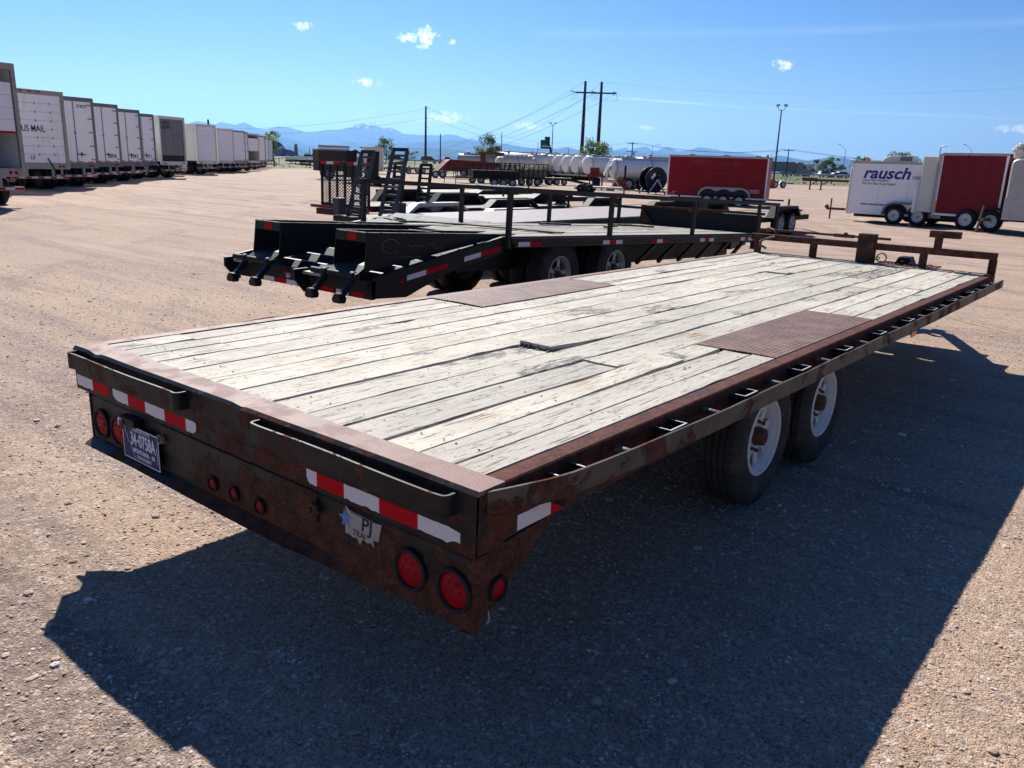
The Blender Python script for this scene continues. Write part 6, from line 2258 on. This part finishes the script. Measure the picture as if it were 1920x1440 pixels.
def wire(a, b_, sag, label, r_=.035, grp='power lines'):
    a, b_ = Vector(a), Vector(b_)
    pts = []
    for k in range(25):
        f_ = k / 24
        p = a.lerp(b_, f_)
        p.z -= sag * 4 * f_ * (1 - f_)
        pts.append(p)
    o = MB().tube(pts, r_, 4, False).build('power_line', 'wire')
    return tag(o, label, 'wire', grp)


def far(px, py, D):
    px0 = ground_col(px, py)
    p_ = polar(px0, D)
    return Vector((p_[0], p_[1], Hpx(px, py, D)))


for q, a in enumerate(arms):
    wire(a, far(560 + 40 * q, 243 + 3 * q, 520), 16, 'power line swooping down left from the %s insulator of the twin poles' % ('left', 'middle', 'right')[q], .05, 'lines from the twin poles to the left')
wire(tops[0], far(700, 228, 520), 14, 'power line from the top of the left twin pole', .035)
wire(tops[1], far(2300, 125, 230), 4, 'thin power line leaving the right twin pole top towards the right edge', .014)
wire(tops[1], far(860, 232, 420), 10, 'power line running behind the twin poles to the left', .035)
wire(tt_[0], far(1100, 262, 420), 5, 'power line from the tall single pole towards the sign', .03)
wire(tt_[1], far(1240, 285, 420), 6, 'lower power line from the tall single pole to the right', .03)
for q, t0 in enumerate(tt_[:2]):
    wire(t0, far(300, 236 + 6 * q, 330), 3, '%s power line crossing before the snowy mountains on the left' % ('upper', 'lower')[q], .04, 'lines from the tall pole to the left')
for q in (0, 2):
    wire(cross[0][q], cross[1][q], 1.6, '%s power line between the two wooden crossarm poles' % ('near', 0, 'far')[q], .035, 'lines between the crossarm poles')
    wire(cross[1][q], far(2200, 315, 260), 2.4, '%s power line from the right crossarm pole over the white trailers' % ('near', 0, 'far')[q], .035, 'lines right of the crossarm poles')
    wire(cross[0][q], far(930, 262, 300), 1.8, '%s power line from the left crossarm pole towards the green tree' % ('near', 0, 'far')[q], .035, 'lines left of the crossarm poles')

# ------------------------------------------------------------------ highway, fences, vehicles on it


def hwp(s, q):
    p_ = HWA + _hd * s + _hn * q
    return float(p_[0]), float(p_[1])


HWL = float(np.linalg.norm(HWB - HWA))
S0, S1 = -250.0, HWL + 250
b = MB()
n = 60
P = []
for i in range(n + 1):
    s = S0 + (S1 - S0) * i / n
    for q in (-12, 12):
        x, y = hwp(s, q)
        P.append((x, y, 1.20))
b.add(P, [(i * 2, i * 2 + 1, i * 2 + 3, i * 2 + 2) for i in range(n)])
b.build('highway', 'asphalt', kind='structure')
b = MB()
for q in (-11, 11):
    for i in range(n):
        s = S0 + (S1 - S0) * i / n
        x0, y0 = hwp(s, q)
        x1, y1 = hwp(s + (S1 - S0) / n - .4, q)
        x2, y2 = hwp(s + (S1 - S0) / n - .4, q + .15)
        x3, y3 = hwp(s, q + .15)
        b.add([(x0, y0, 1.206), (x1, y1, 1.206), (x2, y2, 1.206), (x3, y3, 1.206)], [(0, 1, 2, 3)])
b.build('lane_marking', 'road_white', kind='structure')
gr = thing('guardrail', 'long galvanised guardrail along the near edge of the highway', 'guardrail', (*hwp(HWL / 2, -13.5), 0), worldbuilt=True)
for k in range(14):
    s0, s1 = S0 + 100 + k * (S1 - S0 - 200) / 14, S0 + 100 + (k + 1) * (S1 - S0 - 200) / 14 - .02
    (x0, y0), (x1, y1) = hwp(s0, -13.5), hwp(s1, -13.5)
    MB().beam((x0, y0, 1.80), (x1, y1, 1.80), .06, .32).build('rail', 'galv', gr)
for k in range(90):
    s = S0 + 110 + k * (S1 - S0 - 220) / 90
    x, y = hwp(s, -13.35)
    MB().box(x - .08, x + .08, y - .08, y + .08, .9, 1.78).build('post', 'galv', gr)
fn = thing('wire_fence', 'thin wire fence with posts along the grass edge of the yard', 'fence', (*hwp(HWL / 2, -62), 0), worldbuilt=True)
for k in range(110):
    s = S0 + 150 + k * (S1 - S0 - 300) / 110
    x, y = hwp(s, -62)
    zz = float(ground_z(x, y))
    MB().box(x - .04, x + .04, y - .04, y + .04, zz - .1, zz + 1.7).build('post', 'galv', fn)
for z in (.5, 1.1, 1.6):
    for k in range(12):
        s0, s1 = S0 + 150 + k * (S1 - S0 - 300) / 12, S0 + 150 + (k + 1) * (S1 - S0 - 300) / 12
        (x0, y0), (x1, y1) = hwp(s0, -62), hwp(s1, -62)
        g0, g1 = float(ground_z(x0, y0)), float(ground_z(x1, y1))
        MB().tube([(x0, y0, g0 + z), (x1, y1, g1 + z)], .012, 4, False).build('strand', 'galv', fn)


def on_highway(px):
    """where the sight line through column px crosses the highway centre line"""
    a = bearing(px)
    d = np.array([math.sin(a), math.cos(a)])
    c0 = np.array(CAM[:2])
    t_ = ((HWA - c0) @ _hn) / (d @ _hn)
    return c0 + d * t_, t_


HR = math.atan2(_hd[1], _hd[0])


def car(px, label, mtn, kind='sedan', flip=False, off=-5, scale=1.0, group=None, zr=1.2):
    p_, t_ = on_highway(px)
    p_ = p_ + _hn * off
    c_ = thing(kind if kind != 'sedan' else 'car', label, {'sedan': 'car', 'pickup': 'truck', 'suv': 'car'}[kind], (p_[0], p_[1], zr), HR + (math.pi if flip else 0), group)
    if kind == 'pickup':
        body = [(-2.9, .45), (-2.9, 1.15), (-.6, 1.15), (-.45, 1.15), (1.3, 1.15), (2.7, 1.0), (2.85, .5)]
        cab = [(-.9, 1.151), (-.75, 1.8), (.55, 1.85), (1.25, 1.151)]
    elif kind == 'suv':
        body = [(-2.4, .4), (-2.4, 1.1), (1.2, 1.1), (2.3, .95), (2.45, .45)]
        cab = [(-2.35, 1.101), (-2.15, 1.75), (.4, 1.78), (1.2, 1.101)]
    else:
        body = [(-2.3, .4), (-2.35, .95), (-1.6, 1.02), (1.1, .98), (2.2, .8), (2.3, .4)]
        cab = [(-1.7, 1.0), (-1.0, 1.42), (.3, 1.45), (1.15, .975)]
    MB().prism(body, 'y', -.92, .92).build('body', mtn, c_, .06)
    MB().prism(cab, 'y', -.8, .8).build('cabin', mtn, c_, .08)
    cx_ = sum(q[0] for q in cab) / 4
    cz = cab[0][1]
    win = [(cx_ + (q[0] - cx_) * .86, cz + (q[1] - cz) * .86 + .03) for q in cab]
    MB().prism(win, 'y', -.83, .83).build('window', 'glass', c_)
    for x in ((-1.75, 1.75) if kind == 'pickup' else (-1.4, 1.4)):
        for s_ in (-1, 1):
            ewheel(c_, x, s_ * .82, .36, s_, mt='galv')
    return c_


car(592, 'dark pickup truck on the highway between the pylon and the service truck', 'pole_dark', 'pickup')
car(800, 'black car on the highway at the foot of the tall single pole', 'car_black', 'suv')
car(832, 'white pickup with ladder rack on the highway right of the tall single pole', 'car_white', 'pickup')
car(1530, 'white car on the highway, leftmost of the cars right of the yard light', 'car_white', 'suv')
car(1549, 'silver car following the leftmost white car on the highway', 'car_silver', 'sedan')
car(1563, 'white van shaped car in the middle of the highway cars', 'car_white', 'suv')
car(1578, 'black car between pale cars on the highway', 'car_black', 'sedan')
car(1592, 'white sedan on the highway close to the white lettered trailer', 'car_white', 'sedan')
car(740, 'dark green van on the highway behind the ladder ramps', 'sign_green', 'suv', zr=1.2)
car(1512, 'dark car right behind the passing semi truck', 'car_black', 'sedan', off=3)
car(683, 'white car on the highway between service truck and tan container', 'car_white', 'sedan', off=3)


def semi(px, label, mtn, trailer=None, off=-4, flip=False):
    p_, t_ = on_highway(px)
    p_ = p_ + _hn * off
    s_ = thing('semi_truck', label, 'truck', (p_[0], p_[1], 1.2), HR + (math.pi if flip else 0))
    if trailer:
        MB().box(-16.5, -2.8, -1.3, 1.3, 1.15, 4.0).build('box', trailer, s_, .03)
        for x in (-14.5, -13.2):
            for y in (-1, 1):
                ewheel(s_, x, y * 1.05, .5, y, mt='black2')
    MB().prism([(-2.6, 1.0), (-2.6, 4.0), (-.6, 3.9), (.3, 3.2), (1.0, 2.2), (2.6, 1.9), (3.1, 1.5), (3.2, .6), (-2.6, .6)], 'y', -1.2, 1.2).build('cab', mtn, s_, .15)
    MB().prism([(-.3, 2.25), (-.3, 2.9), (.25, 2.9), (.72, 2.25)], 'y', -1.215, 1.215).build('window', 'car_white' if mtn == 'truck_blue' else 'glass', s_)
    MB().box(-6.5, -2.61, -1.1, 1.1, .7, 1.05).build('frame', 'black2', s_)
    for x in (-5.3, -4.0, 1.9):
        for y in (-1, 1):
            ewheel(s_, x, y * 1.02, .5, y, mt='galv')
    return s_


semi(531, 'deep blue semi truck cab by the far end of the trailer row', 'truck_blue', off=-16)
semi(1488, 'grey semi truck with long box trailer passing behind the yard light', 'pole_grey', 'door_grey')

# ------------------------------------------------------------------ trees and bushes
mt, t, bs = tree_of('leaves')
M['leaves'] = mt
v = coords(t)
g_ = t.nodes.new('ShaderNodeNewGeometry')
c = mix(t, g_.outputs['Random Per Island'], (.06, .11, .025), (.14, .20, .05))
t.links.new(c, bs.inputs['Base Color'])
bs.inputs['Roughness'].default_value = .6
bs.inputs['Transmission Weight'].default_value = 0
mt2, t2_, bs2 = tree_of('leaves_olive')
M['leaves_olive'] = mt2
g2_ = t2_.nodes.new('ShaderNodeNewGeometry')
c = mix(t2_, g2_.outputs['Random Per Island'], (.05, .07, .03), (.12, .14, .06))
t2_.links.new(c, bs2.inputs['Base Color'])
mt3, t3_, bs3 = tree_of('leaves_light')
M['leaves_light'] = mt3
g3_ = t3_.nodes.new('ShaderNodeNewGeometry')
c = mix(t3_, g3_.outputs['Random Per Island'], (.10, .17, .025), (.22, .30, .06))
t3_.links.new(c, bs3.inputs['Base Color'])

for tr_ in (t, t2_, t3_):
    pb, om = tr_.nodes['Principled BSDF'], tr_.nodes['Material Output']
    tl_ = tr_.nodes.new('ShaderNodeBsdfTranslucent')
    ms_ = tr_.nodes.new('ShaderNodeMixShader')
    ms_.inputs[0].default_value = .45
    tr_.links.new(pb.inputs['Base Color'].links[0].from_socket, tl_.inputs['Color'])
    tr_.links.new(pb.outputs[0], ms_.inputs[1])
    tr_.links.new(tl_.outputs[0], ms_.inputs[2])
    tr_.links.new(ms_.outputs[0], om.inputs['Surface'])


def tree(px, D, h_, w_, label, mtn='leaves', n=1700, clumps=16, name='leafy_tree', group=None, trunk=.25, z0=None, leaf=.20):
    p_ = polar(px, D)
    zz = float(ground_z(p_[0], p_[1])) if z0 is None else z0
    t_ = thing(name, label, 'tree' if 'tree' in name else 'bush', (p_[0], p_[1], zz), random.uniform(0, 6), group)
    rs_ = np.random.default_rng(int(px * 7 + D))
    b = MB().tube([(0, 0, 0), (.05 * w_, 0, h_ * .35), (0, .03 * w_, h_ * .75)], trunk * h_ / 10, 7, r2=.03)
    for k in range(6):
        a = k * 1.1
        z = h_ * (.25 + .07 * k)
        b.tube([(0, 0, z), (math.cos(a) * w_ * .2, math.sin(a) * w_ * .2, z + h_ * .1), (math.cos(a) * w_ * .38, math.sin(a) * w_ * .38, z + h_ * .22)], .05 * h_ / 8, 5, r2=.02)
    b.build('trunk', 'wood_pole', t_)
    cc = []
    for k in range(clumps):
        f_ = rs_.random()
        z = h_ * (.28 + .66 * f_)
        rr = w_ / 2 * (1 - abs(f_ - .35) * .9) * rs_.random() ** .5
        a = rs_.random() * 6.283
        cc.append((rr * math.cos(a), rr * math.sin(a), z, h_ * (.09 + .08 * rs_.random())))
    cc = np.array(cc)
    k = rs_.integers(0, clumps, n)
    d = rs_.normal(size=(n, 3))
    d /= np.linalg.norm(d, axis=1)[:, None]
    rad_ = cc[k, 3] * rs_.random(n) ** .4
    pos = cc[k, :3] + d * rad_[:, None] * np.array([1.15, 1.15, .8])
    u = rs_.normal(size=(n, 3))
    u /= np.linalg.norm(u, axis=1)[:, None]
    w2 = np.cross(u, rs_.normal(size=(n, 3)))
    w2 /= np.linalg.norm(w2, axis=1)[:, None]
    s = leaf * (h_ / 8) * (.6 + .8 * rs_.random(n))[:, None]
    P = np.stack([pos - u * s, pos + w2 * s * .5, pos + u * s, pos - w2 * s * .5], 1).reshape(-1, 3)
    F = np.arange(n * 4).reshape(-1, 4)
    o = np_obj('crown', P, F, mtn, False)
    o.parent = t_
    return t_


tree(917, 150, 6.6, 4.6, 'small round green tree behind the brown machine and tanks', clumps=20, n=2600)
for px, h_, w_, lb in ((1097, 5.0, 3.0, 'short green bush tree left of the twin pole foot'), (1106, 7.6, 3.4, 'narrow green poplar between the twin poles'), (1121, 7.0, 4.6, 'bushy green tree at the right twin pole'), (1136, 6.4, 4.0, 'rightmost green tree beside the twin poles')):
    tree(px, 196, h_, w_, lb, 'leaves_light', n=1800, group='green trees by the twin poles')
tree(1688, 150, 5.8, 7.5, 'grey green tree rising behind the white lettered trailer roof', 'leaves_olive', n=2600, clumps=22)
tree(514, 170, 6.2, 4.5, 'green tree between the last semi trailer and the blue truck', 'leaves_light')
for k, (px, D, h_, w_) in enumerate([(1502, 400, 5.5, 8), (1524, 390, 8.0, 9), (1538, 400, 6.5, 7), (1549, 395, 8.5, 9), (1560, 400, 9.5, 9), (1574, 400, 6.5, 7), (1609, 380, 9.5, 10), (1620, 390, 9, 9)]):
    tree(px, D, h_, w_, ['low dark tree right of the passing semi truck', 'round tree, first of the clump beyond the highway cars', 'small tree second in the clump beyond the highway cars', 'olive tree in the middle of the highway clump', 'tallest tree of the clump beyond the highway cars', 'small tree at the right end of the highway clump', 'dark tree right at the edge of the white lettered trailer', 'dark tree half behind the white lettered trailer'][k],
         ['leaves', 'leaves_olive'][k % 2], n=900, group='trees beyond the highway', leaf=.3)
for k, (px, D, h_, w_) in enumerate([(601, 330, 5.0, 12), (612, 330, 5.5, 9), (724, 210, 6.2, 4.5), (716, 212, 4.2, 5), (778, 300, 4.5, 10), (677, 260, 4.2, 7)]):
    tree(px, D, h_, w_, ['low bush left of the service truck', 'green bush touching the service truck', 'spiky young tree between container and ladder ramps', 'low bush beside the spiky young tree', 'bush patch left of the black highway car', 'bush left of the tan container'][k], 'leaves', n=900, name='bush', leaf=.26, clumps=12)

# ------------------------------------------------------------------ small things on the gravel
o = MB().tube([(-1.6, 10.85, .012), (-.74, 10.33, .012), (-.3, 9.97, .02), (.16, 9.57, .012), (.9, 8.97, .014), (2.2, 8.0, .012)], .0045, 5).build('string', 'string')
tag(o, 'pale yellow string lying across the gravel at the right', 'string')
for (px, D, w_) in ():
    pass
# weeds along the grass edge
n = 5200
s = rng.random(n) * (S1 - S0 - 200) + S0 + 100
q = -84 + rng.random(n) ** 1.3 * 60
x, y = HWA[0] + _hd[0] * s + _hn[0] * q, HWA[1] + _hd[1] * s + _hn[1] * q
z = ground_z(x, y)
hh = .15 + .45 * rng.random(n) ** 2
th = rng.random(n) * 6.28
w_ = .10 + .2 * rng.random(n)
P = np.stack([np.stack([x - np.cos(th) * w_, y - np.sin(th) * w_, z - .03], -1), np.stack([x + np.cos(th) * w_, y + np.sin(th) * w_, z - .03], -1), np.stack([x + rng.normal(size=n) * .1, y + rng.normal(size=n) * .1, z + hh], -1)], 1).reshape(-1, 3)
M['weed'] = paint('weed', (.13, .13, .05), .8, 0, (.22, .18, .09), .3, .4, .6)
o = np_obj('grass', P, np.arange(n * 3).reshape(-1, 3), 'weed', False, 'stuff')
o['label'] = 'rough grass tufts growing between the yard and the highway'

for m_ in bpy.data.materials:
    if m_.name not in ('haze_air',):
        m_.use_backface_culling = False
